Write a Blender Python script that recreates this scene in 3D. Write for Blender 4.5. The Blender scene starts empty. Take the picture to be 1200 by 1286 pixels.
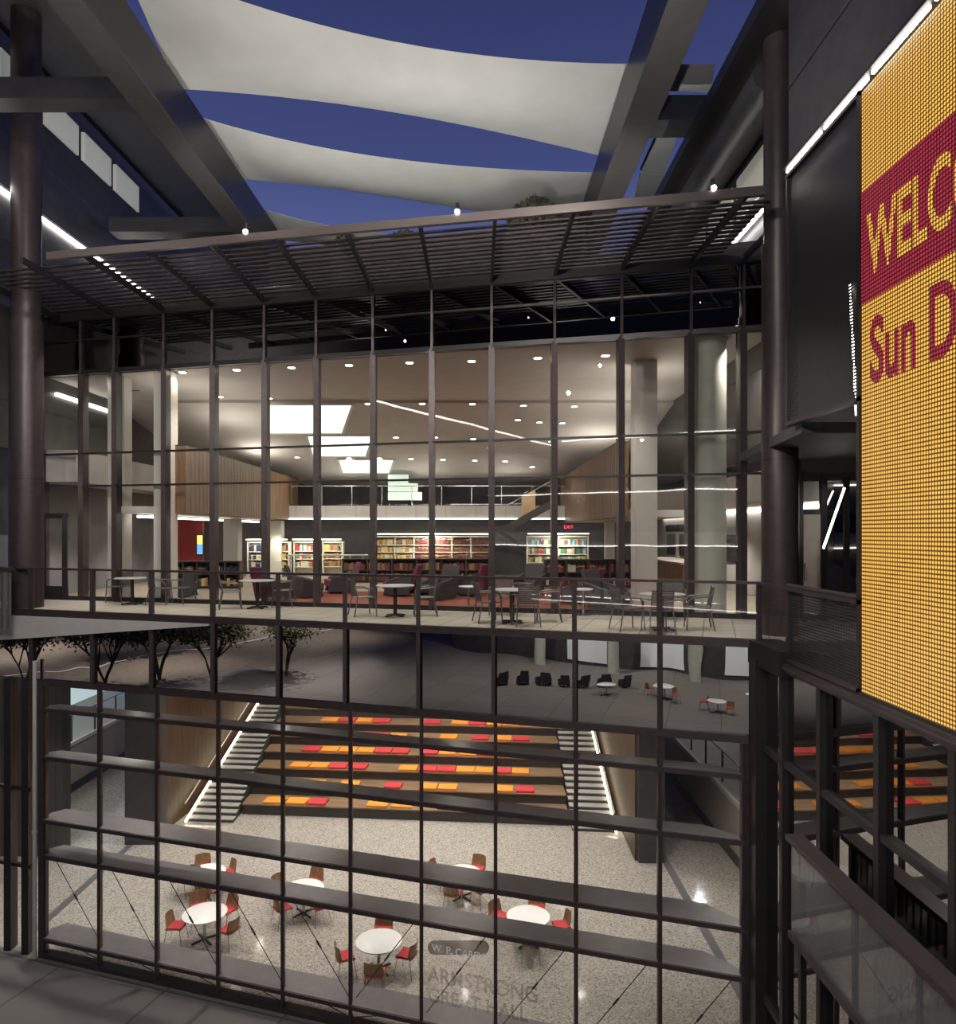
import bpy, bmesh, math, random
from mathutils import Vector, Matrix
random.seed(7)
sc = bpy.context.scene
COL = sc.collection
E = 10.9            # eye height above the hall floor
F = 920.0; CX = 600.0; HY = 668.0
TZ = E-2.0          # terrace / library floor
def PX(px, py, Y): return Vector(((px-CX)/F*Y, Y, E-(py-HY)/F*Y))
def plane(px, s, y0):
    m = (px-CX)/F; Y = y0/(1+s*m); return (m*Y, Y)
def FP(px, d=0): return plane(px, .32, 15.24+d)       # hall facade plane
def LP(px, d=0): return plane(px, .26, 18.43+d)       # library facade plane
def fy(x, d=0): return 15.24+d-.32*x
def ly(x, d=0): return 18.43+d-.26*x
def floorpt(px, py, z=0):
    Y = (E-z)*F/(py-HY); return ((px-CX)/F*Y, Y)
# ------------------------------------------------------------------ materials
MATS = {}
def nm(name):
    m = bpy.data.materials.new(name); m.use_nodes = True
    nt = m.node_tree; MATS[name] = m
    return m, nt, nt.nodes['Principled BSDF'], nt.nodes['Material Output']
def pbr(name, col, rough=.5, metal=0., noise=0., nscale=8., bump=0., spec=.5, coat=0., stretch=None):
    m, nt, b, out = nm(name)
    b.inputs['Base Color'].default_value = (*col, 1); b.inputs['Roughness'].default_value = rough
    b.inputs['Metallic'].default_value = metal; b.inputs['Specular IOR Level'].default_value = spec
    b.inputs['Coat Weight'].default_value = coat
    tc = nt.nodes.new('ShaderNodeTexCoord'); n = nt.nodes.new('ShaderNodeTexNoise')
    mp = nt.nodes.new('ShaderNodeMapping'); nt.links.new(tc.outputs['Object'], mp.inputs[0]); nt.links.new(mp.outputs[0], n.inputs['Vector'])
    if stretch: mp.inputs['Scale'].default_value = stretch
    n.inputs['Scale'].default_value = nscale; n.inputs['Detail'].default_value = 4
    if noise > 0:
        r = nt.nodes.new('ShaderNodeValToRGB')
        r.color_ramp.elements[0].position = .3; r.color_ramp.elements[1].position = .7
        r.color_ramp.elements[0].color = (*[c*(1-noise) for c in col], 1)
        r.color_ramp.elements[1].color = (*[min(1, c*(1+noise)) for c in col], 1)
        nt.links.new(n.outputs['Fac'], r.inputs[0]); nt.links.new(r.outputs[0], b.inputs['Base Color'])
    if bump > 0:
        bp = nt.nodes.new('ShaderNodeBump'); bp.inputs['Strength'].default_value = bump; bp.inputs['Distance'].default_value = .02
        nt.links.new(n.outputs['Fac'], bp.inputs['Height']); nt.links.new(bp.outputs[0], b.inputs['Normal'])
    return m
def emis(name, col, s):
    m, nt, b, out = nm(name)
    b.inputs['Base Color'].default_value = (*col, 1)
    b.inputs['Emission Color'].default_value = (*col, 1); b.inputs['Emission Strength'].default_value = s
    return m
def glass(name, refl=.08, tint=(1, 1, 1), wav=0., gloss=(1, 1, 1)):
    m, nt, b, out = nm(name); nt.nodes.remove(b)
    t = nt.nodes.new('ShaderNodeBsdfTransparent'); t.inputs[0].default_value = (*tint, 1)
    g = nt.nodes.new('ShaderNodeBsdfGlossy'); g.inputs['Roughness'].default_value = 0.0; g.inputs[0].default_value = (*gloss, 1)
    lw = nt.nodes.new('ShaderNodeLayerWeight'); lw.inputs[0].default_value = .25
    mr = nt.nodes.new('ShaderNodeMapRange'); mr.inputs[3].default_value = refl; mr.inputs[4].default_value = min(1, refl*3.5)
    nt.links.new(lw.outputs['Facing'], mr.inputs[0])
    mx = nt.nodes.new('ShaderNodeMixShader'); nt.links.new(mr.outputs[0], mx.inputs[0])
    nt.links.new(t.outputs[0], mx.inputs[1]); nt.links.new(g.outputs[0], mx.inputs[2]); nt.links.new(mx.outputs[0], out.inputs[0])
    if wav > 0:
        tc = nt.nodes.new('ShaderNodeTexCoord'); n = nt.nodes.new('ShaderNodeTexNoise'); n.inputs['Scale'].default_value = .7
        n.inputs['Detail'].default_value = 1
        nt.links.new(tc.outputs['Object'], n.inputs['Vector'])
        bp = nt.nodes.new('ShaderNodeBump'); bp.inputs['Strength'].default_value = wav; bp.inputs['Distance'].default_value = .05
        nt.links.new(n.outputs['Fac'], bp.inputs['Height']); nt.links.new(bp.outputs[0], g.inputs['Normal'])
    return m
def smoked():
    m = glass('smoked_glass', .10, (.55, .55, .56)); nt = m.node_tree
    mx = [n for n in nt.nodes if n.type == 'MIX_SHADER'][0]; out = [n for n in nt.nodes if n.type == 'OUTPUT_MATERIAL'][0]
    d = nt.nodes.new('ShaderNodeBsdfDiffuse'); d.inputs[0].default_value = (.20, .20, .205, 1)
    m2 = nt.nodes.new('ShaderNodeMixShader'); m2.inputs[0].default_value = .35
    nt.links.new(mx.outputs[0], m2.inputs[1]); nt.links.new(d.outputs[0], m2.inputs[2]); nt.links.new(m2.outputs[0], out.inputs[0])
    return m
def wood(name, c1, c2, axis='Z', scale=14., rough=.45, gap=0.):
    m, nt, b, out = nm(name)
    tc = nt.nodes.new('ShaderNodeTexCoord'); mp = nt.nodes.new('ShaderNodeMapping')
    nt.links.new(tc.outputs['Object'], mp.inputs[0])
    sc_ = {'Z': (1, 1, .06), 'X': (.06, 1, 1), 'Y': (1, .06, 1)}[axis]
    mp.inputs['Scale'].default_value = sc_
    n = nt.nodes.new('ShaderNodeTexNoise'); n.inputs['Scale'].default_value = scale; n.inputs['Detail'].default_value = 5
    nt.links.new(mp.outputs[0], n.inputs['Vector'])
    r = nt.nodes.new('ShaderNodeValToRGB'); r.color_ramp.elements[0].position = .34; r.color_ramp.elements[1].position = .66
    r.color_ramp.elements[0].color = (*c1, 1); r.color_ramp.elements[1].color = (*c2, 1)
    nt.links.new(n.outputs['Fac'], r.inputs[0]); nt.links.new(r.outputs[0], b.inputs['Base Color'])
    b.inputs['Roughness'].default_value = rough
    return m
METAL = pbr('bronze_metal', (.050, .038, .040), .42, .3, .15, 6)
METAL2 = pbr('black_frame', (.020, .018, .019), .42, .2, .1, 6)
PANEL = pbr('dark_panel', (.075, .072, .074), .42, .3, .18, 3)
PANEL2 = pbr('charcoal_wall', (.045, .044, .048), .5, .1, .2, 2)
SOFFIT = pbr('grey_soffit', (.060, .055, .053), .6, 0, .08, 3)
BEAMM = pbr('steel_beam_paint', (.020, .017, .018), .35, .4, .15, 4)
CONC = pbr('concrete', (.30, .29, .275), .8, 0, .12, 5, .1)
WHITE = pbr('white_paint', (.62, .60, .56), .6, 0, .03, 4)
OFFW = pbr('offwhite_plaster', (.45, .43, .41), .7, 0, .05, 3)
GREYW = pbr('grey_wall', (.16, .155, .165), .7, 0, .08, 3)
CEILM = pbr('ceiling_plaster', (.50, .47, .43), .75, 0, .04, 2)
BEIGE = pbr('beige_panel', (.38, .34, .29), .55, 0, .06, 3)
COLM = pbr('pale_concrete_column', (.46, .47, .40), .55, 0, .08, 3)
TOPW = pbr('white_laminate', (.85, .86, .86), .25, 0, .02, 4)
CHROME = pbr('brushed_steel', (.55, .55, .56), .25, 1., .05, 9)
SHELL = wood('chair_walnut', (.19, .115, .055), (.32, .20, .10), 'Z', 20)
RED = pbr('red_upholstery', (.52, .035, .045), .8, 0, .1, 30)
ORANGE = pbr('orange_upholstery', (.72, .27, .03), .8, 0, .08, 30)
SAILM = pbr('sail_fabric', (.54, .54, .51), .9, 0, .05, 1.2)
PURPLE = pbr('plum_fabric', (.16, .03, .07), .8, 0, .15, 20)
BLACKF = pbr('black_upholstery', (.04, .038, .042), .6, 0, .15, 20)
WIRE = pbr('grey_chair_metal', (.15, .14, .14), .35, .4, .1, 20)
REDW = pbr('red_wall_paint', (.28, .03, .03), .6, 0, .06, 3)
MAROON = pbr('maroon_panel', (.10, .012, .022), .6, 0, .1, 3)
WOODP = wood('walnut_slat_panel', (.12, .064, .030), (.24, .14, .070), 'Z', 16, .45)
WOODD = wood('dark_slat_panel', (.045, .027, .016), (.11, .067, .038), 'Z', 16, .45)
BENCHW = wood('bench_timber', (.13, .08, .045), (.30, .20, .12), 'X', 12, .4)
STEPM = pbr('grey_step', (.36, .36, .34), .7, 0, .1, 10)
STEPD = pbr('dark_riser', (.05, .05, .05), .7, 0, .1, 10)
TIERD = pbr('tier_front', (.035, .03, .028), .6, 0, .15, 5)
LED = emis('led_strip', (1, .97, .92), 14)
LEDW = emis('warm_strip', (1, .86, .62), 6)
LEDI = emis('cove_strip', (1, .94, .85), 6)
LAMP = emis('downlight_lens', (1, .92, .78), 22)
SKYL = emis('skylight_diffuser', (.93, 1, .90), 1.9)
CORR = emis('backlit_glass', (.75, .92, .95), .55)
GLZ = glass('clear_glass', .02, (.965, .97, .965))
GLZL = glass('library_glass', .04, (.95, .95, .945), .05)
GLZR = glass('rail_glass', .015, (.975, .975, .975))
GLZB = glass('band_glass', .46, (.04, .04, .045), .12, (.95, .93, .90))
GLZS = glass('spandrel_glass', .16, (.02, .02, .03), .05)
GLZD = glass('dark_side_glass', .32, (.10, .10, .10), .03, (.85, .85, .85))
FROST = pbr('frosted_lettering', (.30, .29, .28), .6)
def terrazzo():
    m, nt, b, out = nm('terrazzo')
    tc = nt.nodes.new('ShaderNodeTexCoord')
    v = nt.nodes.new('ShaderNodeTexVoronoi'); v.inputs['Scale'].default_value = 34
    v2 = nt.nodes.new('ShaderNodeTexNoise'); v2.inputs['Scale'].default_value = 26; v2.inputs['Detail'].default_value = 3
    nt.links.new(tc.outputs['Object'], v.inputs['Vector']); nt.links.new(tc.outputs['Object'], v2.inputs['Vector'])
    sep = nt.nodes.new('ShaderNodeSeparateColor'); nt.links.new(v.outputs['Color'], sep.inputs[0])
    r = nt.nodes.new('ShaderNodeValToRGB'); r.color_ramp.interpolation = 'CONSTANT'
    els = r.color_ramp.elements
    els[0].position = 0; els[0].color = (.10, .085, .07, 1); els[1].position = .12; els[1].color = (.25, .225, .195, 1)
    for p, c in ((.35, (.36, .335, .30)), (.6, (.42, .40, .365)), (.85, (.54, .52, .48))):
        e = els.new(p); e.color = (*c, 1)
    nt.links.new(sep.outputs[0], r.inputs[0])
    mx = nt.nodes.new('ShaderNodeMix'); mx.data_type = 'RGBA'; mx.inputs[0].default_value = .38
    nt.links.new(r.outputs[0], mx.inputs[6]); mx.inputs[7].default_value = (.37, .345, .32, 1)
    nt.links.new(mx.outputs[2], b.inputs['Base Color'])
    b.inputs['Roughness'].default_value = .09; b.inputs['Specular IOR Level'].default_value = .5
    return m
TERR = terrazzo()
def tiles(name, c1, c2, mortar, w, h, rough=.6, rot=0, msize=.012):
    m, nt, b, out = nm(name)
    tc = nt.nodes.new('ShaderNodeTexCoord'); mp = nt.nodes.new('ShaderNodeMapping'); mp.inputs['Rotation'].default_value = (0, 0, rot)
    nt.links.new(tc.outputs['Object'], mp.inputs[0])
    br = nt.nodes.new('ShaderNodeTexBrick'); br.inputs['Scale'].default_value = 1; br.inputs['Brick Width'].default_value = w
    br.inputs['Row Height'].default_value = h; br.inputs['Mortar Size'].default_value = msize; br.offset = 0
    br.inputs['Color1'].default_value = (*c1, 1); br.inputs['Color2'].default_value = (*c2, 1); br.inputs['Mortar'].default_value = (*mortar, 1)
    nt.links.new(mp.outputs[0], br.inputs['Vector']); nt.links.new(br.outputs['Color'], b.inputs['Base Color'])
    b.inputs['Roughness'].default_value = rough
    return m
PAVE = tiles('terrace_paver', (.42, .38, .31), (.36, .33, .27), (.15, .13, .11), .6, .6, .7, .31)
PLAZA = tiles('plaza_concrete', (.17, .155, .145), (.15, .137, .13), (.08, .075, .07), 3.2, 3.2, .75, .31, .03)
STONE = tiles('stone_cladding', (.055, .05, .048), (.03, .028, .028), (.01, .01, .01), .9, .45, .5)
CARP = pbr('red_carpet', (.23, .055, .03), .95, 0, .2, 6)
LIBF = pbr('library_floor', (.30, .26, .20), .5, 0, .12, 6)
def meshmat(name, col, sx=26., fill=.62):
    m, nt, b, out = nm(name)
    b.inputs['Base Color'].default_value = (*col, 1); b.inputs['Roughness'].default_value = .4; b.inputs['Metallic'].default_value = .5
    tc = nt.nodes.new('ShaderNodeTexCoord'); sp = nt.nodes.new('ShaderNodeSeparateXYZ'); nt.links.new(tc.outputs['Object'], sp.inputs[0])
    def wave(o, s):
        a = nt.nodes.new('ShaderNodeMath'); a.operation = 'MULTIPLY'; a.inputs[1].default_value = s; nt.links.new(o, a.inputs[0])
        f = nt.nodes.new('ShaderNodeMath'); f.operation = 'FRACT'; nt.links.new(a.outputs[0], f.inputs[0])
        g = nt.nodes.new('ShaderNodeMath'); g.operation = 'GREATER_THAN'; g.inputs[1].default_value = fill; nt.links.new(f.outputs[0], g.inputs[0])
        return g.outputs[0]
    p = nt.nodes.new('ShaderNodeMath'); p.operation = 'MULTIPLY'
    nt.links.new(wave(sp.outputs['Y'], sx), p.inputs[0]); nt.links.new(wave(sp.outputs['Z'], sx), p.inputs[1])
    t = nt.nodes.new('ShaderNodeBsdfTransparent'); mx = nt.nodes.new('ShaderNodeMixShader')
    nt.links.new(p.outputs[0], mx.inputs[0]); nt.links.new(b.outputs[0], mx.inputs[1]); nt.links.new(t.outputs[0], mx.inputs[2])
    nt.links.new(mx.outputs[0], out.inputs[0])
    return m
MESHM = meshmat('perforated_metal', (.05, .048, .05), 22, .45)
def ledmat(name, col, s):
    # rows of round light points on a black carrier
    m, nt, b, out = nm(name)
    b.inputs['Base Color'].default_value = (.01, .008, .008, 1); b.inputs['Roughness'].default_value = .6
    tc = nt.nodes.new('ShaderNodeNewGeometry'); sp = nt.nodes.new('ShaderNodeSeparateXYZ'); nt.links.new(tc.outputs['Position'], sp.inputs[0])
    def cell(o, k):
        a = nt.nodes.new('ShaderNodeMath'); a.operation = 'MULTIPLY'; a.inputs[1].default_value = k; nt.links.new(o, a.inputs[0])
        f = nt.nodes.new('ShaderNodeMath'); f.operation = 'FRACT'; nt.links.new(a.outputs[0], f.inputs[0])
        d = nt.nodes.new('ShaderNodeMath'); d.operation = 'SUBTRACT'; d.inputs[1].default_value = .5; nt.links.new(f.outputs[0], d.inputs[0])
        q = nt.nodes.new('ShaderNodeMath'); q.operation = 'POWER'; q.inputs[1].default_value = 2; nt.links.new(d.outputs[0], q.inputs[0])
        return q.outputs[0]
    ad = nt.nodes.new('ShaderNodeMath'); ad.operation = 'ADD'
    nt.links.new(cell(sp.outputs['Y'], 19.), ad.inputs[0]); nt.links.new(cell(sp.outputs['Z'], 19.), ad.inputs[1])
    mr = nt.nodes.new('ShaderNodeMapRange'); mr.inputs[1].default_value = .05; mr.inputs[2].default_value = .20
    mr.inputs[3].default_value = s; mr.inputs[4].default_value = s*.06
    nt.links.new(ad.outputs[0], mr.inputs[0])
    b.inputs['Emission Color'].default_value = (*col, 1); nt.links.new(mr.outputs[0], b.inputs['Emission Strength'])
    return m
LEDY = ledmat('led_amber', (1.0, .51, .08), 1.3)
LEDR = ledmat('led_maroon', (.60, .03, .07), .85)
FINM = pbr('fin_top_metal', (.13, .12, .125), .42, .2, .12, 3)
RAILM = pbr('satin_rail', (.75, .72, .68), .35, .3)
# ------------------------------------------------------------------ mesh builder
class MB:
    def __init__(s): s.v = []; s.f = []; s.m = []
    def add(s, vs, fs, mi=0):
        o = len(s.v); s.v += [Vector(v) for v in vs]; s.f += [tuple(i+o for i in f) for f in fs]; s.m += [mi]*len(fs)
    def hexa(s, b, t, mi=0):      # b, t: 4 points each, counter-clockwise
        s.add(list(b)+list(t), [(3, 2, 1, 0), (4, 5, 6, 7), (0, 1, 5, 4), (1, 2, 6, 5), (2, 3, 7, 6), (3, 0, 4, 7)], mi); return s
    def box(s, x0, x1, y0, y1, z0, z1, mi=0):
        s.hexa([(x0, y0, z0), (x1, y0, z0), (x1, y1, z0), (x0, y1, z0)], [(x0, y0, z1), (x1, y0, z1), (x1, y1, z1), (x0, y1, z1)], mi); return s
    def slab(s, pts, z0, z1, mi=0):   # vertical prism over a plan polygon
        n = len(pts); b = [(p[0], p[1], z0) for p in pts]; t = [(p[0], p[1], z1) for p in pts]
        s.add(b+t, [tuple(range(n-1, -1, -1)), tuple(range(n, 2*n))]+[(i, (i+1) % n, n+(i+1) % n, n+i) for i in range(n)], mi); return s
    def wall(s, p, q, th, z0, z1, mi=0):  # vertical wall from p to q, thickness th to the left side of p->q
        d = Vector((q[0]-p[0], q[1]-p[1])).normalized(); n = Vector((-d.y, d.x))*th
        s.slab([p, q, (q[0]+n.x, q[1]+n.y), (p[0]+n.x, p[1]+n.y)], z0, z1, mi); return s
    def bar(s, a, b, w, h, mi=0):     # rectangular bar along a->b, w horizontal, h vertical-ish
        a = Vector(a); b = Vector(b); d = (b-a).normalized()
        up = Vector((0, 0, 1)) if abs(d.z) < .95 else Vector((0, 1, 0))
        r = d.cross(up).normalized(); u = r.cross(d).normalized()
        c = [(-w/2, -h/2), (w/2, -h/2), (w/2, h/2), (-w/2, h/2)]
        s.hexa([a+r*x+u*y for x, y in c], [b+r*x+u*y for x, y in c], mi); return s
    def cyl(s, a, b, r0, r1=None, n=16, mi=0):
        r1 = r0 if r1 is None else r1
        a = Vector(a); b = Vector(b); d = (b-a).normalized()
        up = Vector((0, 0, 1)) if abs(d.z) < .9 else Vector((0, 1, 0))
        r = d.cross(up).normalized(); u = r.cross(d).normalized()
        va = [a+(r*math.cos(2*math.pi*i/n)+u*math.sin(2*math.pi*i/n))*r0 for i in range(n)]
        vb = [b+(r*math.cos(2*math.pi*i/n)+u*math.sin(2*math.pi*i/n))*r1 for i in range(n)]
        s.add(va+vb, [tuple(range(n-1, -1, -1)), tuple(range(n, 2*n))]+[(i, (i+1) % n, n+(i+1) % n, n+i) for i in range(n)], mi); return s
    def tube(s, pts, r, n=8, mi=0):
        for a, b in zip(pts, pts[1:]): s.cyl(a, b, r, r, n, mi)
        return s
    def lathe(s, prof, c=(0, 0, 0), n=28, mi=0):
        c = Vector(c); vs = []; fs = []
        for r, z in prof:
            for i in range(n): vs.append(c+Vector((r*math.cos(2*math.pi*i/n), r*math.sin(2*math.pi*i/n), z)))
        for k in range(len(prof)-1):
            for i in range(n):
                j = (i+1) % n; fs.append((k*n+i, k*n+j, (k+1)*n+j, (k+1)*n+i))
        fs.append(tuple(range(n-1, -1, -1))); fs.append(tuple(range((len(prof)-1)*n, len(prof)*n)))
        s.add(vs, fs, mi); return s
    def grid(s, fn, nu, nv, th=0., mi=0):    # closed sheet of thickness th along local normal (approx +z or given)
        top = [[Vector(fn(i/nu, j/nv)) for j in range(nv+1)] for i in range(nu+1)]
        vs = []; 
        def nrm(i, j):
            a = top[min(i+1, nu)][j]-top[max(i-1, 0)][j]; b = top[i][min(j+1, nv)]-top[i][max(j-1, 0)]
            return a.cross(b).normalized()
        N = (nu+1)*(nv+1)
        for i in range(nu+1):
            for j in range(nv+1): vs.append(top[i][j])
        for i in range(nu+1):
            for j in range(nv+1): vs.append(top[i][j]-nrm(i, j)*th)
        ix = lambda i, j: i*(nv+1)+j
        fs = []
        for i in range(nu):
            for j in range(nv):
                fs.append((ix(i, j), ix(i+1, j), ix(i+1, j+1), ix(i, j+1)))
                fs.append((N+ix(i, j+1), N+ix(i+1, j+1), N+ix(i+1, j), N+ix(i, j)))
        for i in range(nu):
            fs.append((ix(i+1, 0), ix(i, 0), N+ix(i, 0), N+ix(i+1, 0))); fs.append((ix(i, nv), ix(i+1, nv), N+ix(i+1, nv), N+ix(i, nv)))
        for j in range(nv):
            fs.append((ix(0, j), ix(0, j+1), N+ix(0, j+1), N+ix(0, j))); fs.append((ix(nu, j+1), ix(nu, j), N+ix(nu, j), N+ix(nu, j+1)))
        s.add(vs, fs, mi); return s
    def build(s, name, mats, parent=None, smooth=False, bevel=0., local=False, origin=None):
        mats = mats if isinstance(mats, (list, tuple)) else [mats]
        if parent is not None: off = Vector((0, 0, 0)) if local else world_loc(parent)
        elif origin is not None: off = Vector(origin)
        elif local: off = Vector((0, 0, 0))
        else:
            xs = [v.x for v in s.v]; ys = [v.y for v in s.v]; zs = [v.z for v in s.v]
            off = Vector(((min(xs)+max(xs))/2, (min(ys)+max(ys))/2, min(zs)))
        me = bpy.data.meshes.new(name); me.from_pydata([v-off for v in s.v], [], s.f)
        for m in mats: me.materials.append(m)
        for p, i in zip(me.polygons, s.m): p.material_index = i
        bm = bmesh.new(); bm.from_mesh(me); bmesh.ops.recalc_face_normals(bm, faces=bm.faces); bm.to_mesh(me); bm.free()
        if smooth:
            me.polygons.foreach_set('use_smooth', [True]*len(me.polygons))
            try: me.set_sharp_from_angle(angle=math.radians(40))
            except Exception: pass
        o = bpy.data.objects.new(name, me); COL.objects.link(o)
        if parent is not None: o.parent = parent
        else: o.location = off
        if bevel:
            md = o.modifiers.new('edge', 'BEVEL'); md.width = bevel; md.segments = 2; md.limit_method = 'ANGLE'
        return o
WL = {}
def world_loc(o):
    v = Vector((0, 0, 0))
    while o is not None: v += o.location; o = o.parent
    return v
def tag(o, label=None, cat=None, group=None, kind=None):
    if label: o['label'] = label
    if cat: o['category'] = cat
    if group: o['group'] = group
    if kind: o['kind'] = kind
    return o
def empty(name, loc, label=None, cat=None, group=None, kind=None, rz=0):
    o = bpy.data.objects.new(name, None); COL.objects.link(o); o.location = loc; o.rotation_euler = (0, 0, rz)
    o.empty_display_size = .2
    return tag(o, label, cat, group, kind)
def struct(o, label, cat='building'): return tag(o, label, cat, None, 'structure')
def copy_tree(o, parent=None):
    c = o.copy(); COL.objects.link(c)
    if parent is not None: c.parent = parent
    for ch in [x for x in bpy.data.objects if x.parent == o]: copy_tree(ch, c)
    return c
def light(kind, loc, e, col=(1, .93, .82), size=.3, to=None, spot=None, blend=.5):
    d = bpy.data.lights.new('lamp', kind); d.energy = e; d.color = col
    if kind == 'AREA': d.size = size
    else: d.shadow_soft_size = size
    if spot: d.spot_size = math.radians(spot); d.spot_blend = blend
    o = bpy.data.objects.new('lamp', d); COL.objects.link(o); o.location = loc
    if to is not None: o.rotation_euler = (Vector(to)-Vector(loc)).to_track_quat('-Z', 'Y').to_euler()
    return o
ORD = ['first', 'second', 'third', 'fourth', 'fifth', 'sixth', 'seventh', 'eighth', 'ninth', 'tenth', 'eleventh', 'twelfth', 'thirteenth', 'fourteenth', 'fifteenth', 'sixteenth', 'seventeenth', 'eighteenth']

# ================================================================== GROUND AND HALL
b = MB(); b.slab([(-40, -62), (30, -62), (30, fy(30)), (-40, fy(-40))], -.3, 0.)
struct(b.build('floor_plaza', PLAZA), 'grey concrete paving of the courtyard outside the tall gridded glass wall', 'pavement')
b = MB(); b.slab([(-26, fy(-26)), (14, fy(14)), (14, 46), (-26, 46)], -.3, 0.)
struct(b.build('floor', TERR), 'pale speckled terrazzo floor of the lower hall', 'floor')

# forum curtain wall
FM = [54, 125, 197, 274, 355, 440, 529, 622, 723, 828, 937]
ZB = 7.1
w1 = empty('window_1', (*FP(500), 0)); struct(w1, 'tall gridded glass wall with deep bronze fins in front of the lower hall', 'window')
for i, px in enumerate(FM):
    x, y = FP(px); w = .075 if 0 < i < len(FM)-1 else .2
    m = MB(); m.box(x-w/2, x+w/2, y-.05, y+.08, 0, ZB); m.box(x-w*.3, x+w*.3, y-.08, y-.05, 0, ZB)
    m.build('mullion', METAL, w1)
FT = [(6.38, .42), (5.15, .48), (3.53, .72), (2.62, .62), (.50, .72)]
FLX, FRX = FP(54), FP(937)
for z, d in FT:
    m = MB(); p = FLX; q = FRX
    m.slab([(p[0], p[1]-.05), (q[0], q[1]-.05), (q[0], q[1]+d*.25), (q[0]-.55, q[1]+d+.18), (p[0]+.25, p[1]+d-.08), (p[0], p[1]+d*.5)], z-.04, z+.02, 1)
    m.slab([(p[0], p[1]-.09), (q[0], q[1]-.09), (q[0], q[1]+.04), (p[0], p[1]+.04)], z-.08, z+.01)
    m.build('transom', [METAL, FINM], w1)
m = MB(); m.slab([(FLX[0], FLX[1]-.08), (FRX[0], FRX[1]-.08), (FRX[0], FRX[1]+.2), (FLX[0], FLX[1]+.2)], 0, .10); m.build('sill', METAL, w1)
m = MB(); m.slab([(FLX[0], FLX[1]-.1), (FRX[0], FRX[1]-.1), (FRX[0], FRX[1]+.2), (FLX[0], FLX[1]+.2)], ZB-.12, ZB+.02); m.build('header', METAL, w1)
for i in range(10):
    p = FP(FM[i]); q = FP(FM[i+1])
    m = MB(); m.wall((p[0]+.05, p[1]), (q[0]-.05, q[1]), .02, .1, ZB-.1); m.build('glass_pane', GLZ, w1)
    for (z0, z1) in ((.50, 2.62), (0.08, .50)):
        if i < 5: a = Vector((p[0]+.08, p[1]+.2, z1)); c = Vector((q[0]-.05, q[1]+.2, z0))
        else: a = Vector((p[0]+.08, p[1]+.2, z0)); c = Vector((q[0]-.05, q[1]+.2, z1))
        m = MB(); m.cyl(a, c, .010, n=6)
        mid = (a+c)/2; dd = (c-a).normalized(); m.cyl(mid-dd*.09, mid+dd*.09, .022, n=8)
        m.build('tie_rod', METAL2, w1)

# white downpipes at the two ends
for px, lab in ((47, 'pale slim metal post at the outer corner of the gridded wall, tree side'), (951, 'pale slim metal post beside the dark corner glass, screen side')):
    x, y = FP(px); m = MB(); m.cyl((x, y-.12, 0 if px < 100 else 0), (x, y-.12, 7.6), .05, n=12); 
    m.cyl((x, y-.12, 3.2), (x, y-.12, 3.25), .065, n=12)
    struct(m.build('trim_post', CHROME if px > 100 else OFFW, smooth=True), lab, 'post')

# lettering on the glass
def font(name, txt, size, mat, parent, loc, rot, ext=.004, sx=1., off=0., sy=1.):
    c = bpy.data.curves.new(name, 'FONT'); c.body = txt; c.size = size; c.extrude = ext; c.offset = off
    c.materials.append(mat); o = bpy.data.objects.new(name, c); COL.objects.link(o)
    o.location = Vector(loc)-(world_loc(parent) if parent else Vector((0, 0, 0))); o.rotation_euler = rot; o.scale = (sx, sy, 1)
    bpy.context.view_layer.update()
    me = bpy.data.meshes.new_from_object(o.evaluated_get(bpy.context.evaluated_depsgraph_get())); me.name = name
    if not me.materials: me.materials.append(mat)
    o2 = bpy.data.objects.new(name, me); COL.objects.link(o2); o2.location = o.location; o2.rotation_euler = rot; o2.scale = (sx, sy, 1)
    bpy.data.objects.remove(o)
    if parent: o2.parent = parent
    return o2
FR = -math.atan(.32)
def onglass(px, py, d=-.03):
    x, y = FP(px, d); return (x, y, E-(py-HY)/F*y)
LETT = glass('etched_lettering', .0, (.84, .83, .83))
LETP = glass('etched_plate', .0, (.58, .57, .57))
gl = empty('glass_sign', onglass(575, 1190), 'etched donor plate and hall name lettering on the lower glass wall', 'sign')
m = MB(); p = Vector(onglass(537, 1181, -.04)); q = Vector(onglass(614, 1181, -.04)); h = .30
pts = []
u = (q-p).normalized()
for k in range(13):
    a = math.pi/2+math.pi*k/12; pts.append(p+u*(.15*math.cos(a)+.15)+Vector((0, 0, -.15+.15*math.sin(a))))
for k in range(13):
    a = -math.pi/2+math.pi*k/12; pts.append(q+u*(.15*math.cos(a)-.15)+Vector((0, 0, -.15+.15*math.sin(a))))
nn = Vector((u.y, -u.x, 0))*.004
N = len(pts); m.add([v for v in pts]+[v+nn for v in pts], [tuple(range(N-1, -1, -1)), tuple(range(N, 2*N))]+[(i, (i+1) % N, N+(i+1) % N, N+i) for i in range(N)])
m.build('plate', LETP, gl)
LETB = pbr('plate_letter', (.85, .84, .82), .5)
font('lettering', 'W. P. CAREY', .21, LETB, gl, Vector(onglass(542, 1194, -.06)), (math.pi/2, 0, FR), .003, .98)
font('lettering', 'FOUNDATION', .10, LETT, gl, Vector(onglass(546, 1206, -.06)), (math.pi/2, 0, FR), .003, 1.7)
font('lettering', 'ARMSTRONG', .46, LETT, gl, Vector(onglass(537, 1232, -.06)), (math.pi/2, 0, FR), .003, .86, .006)
font('lettering', 'GREAT HALL', .42, LETT, gl, Vector(onglass(537, 1257, -.06)), (math.pi/2, 0, FR), .003, .90, .006)

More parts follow.
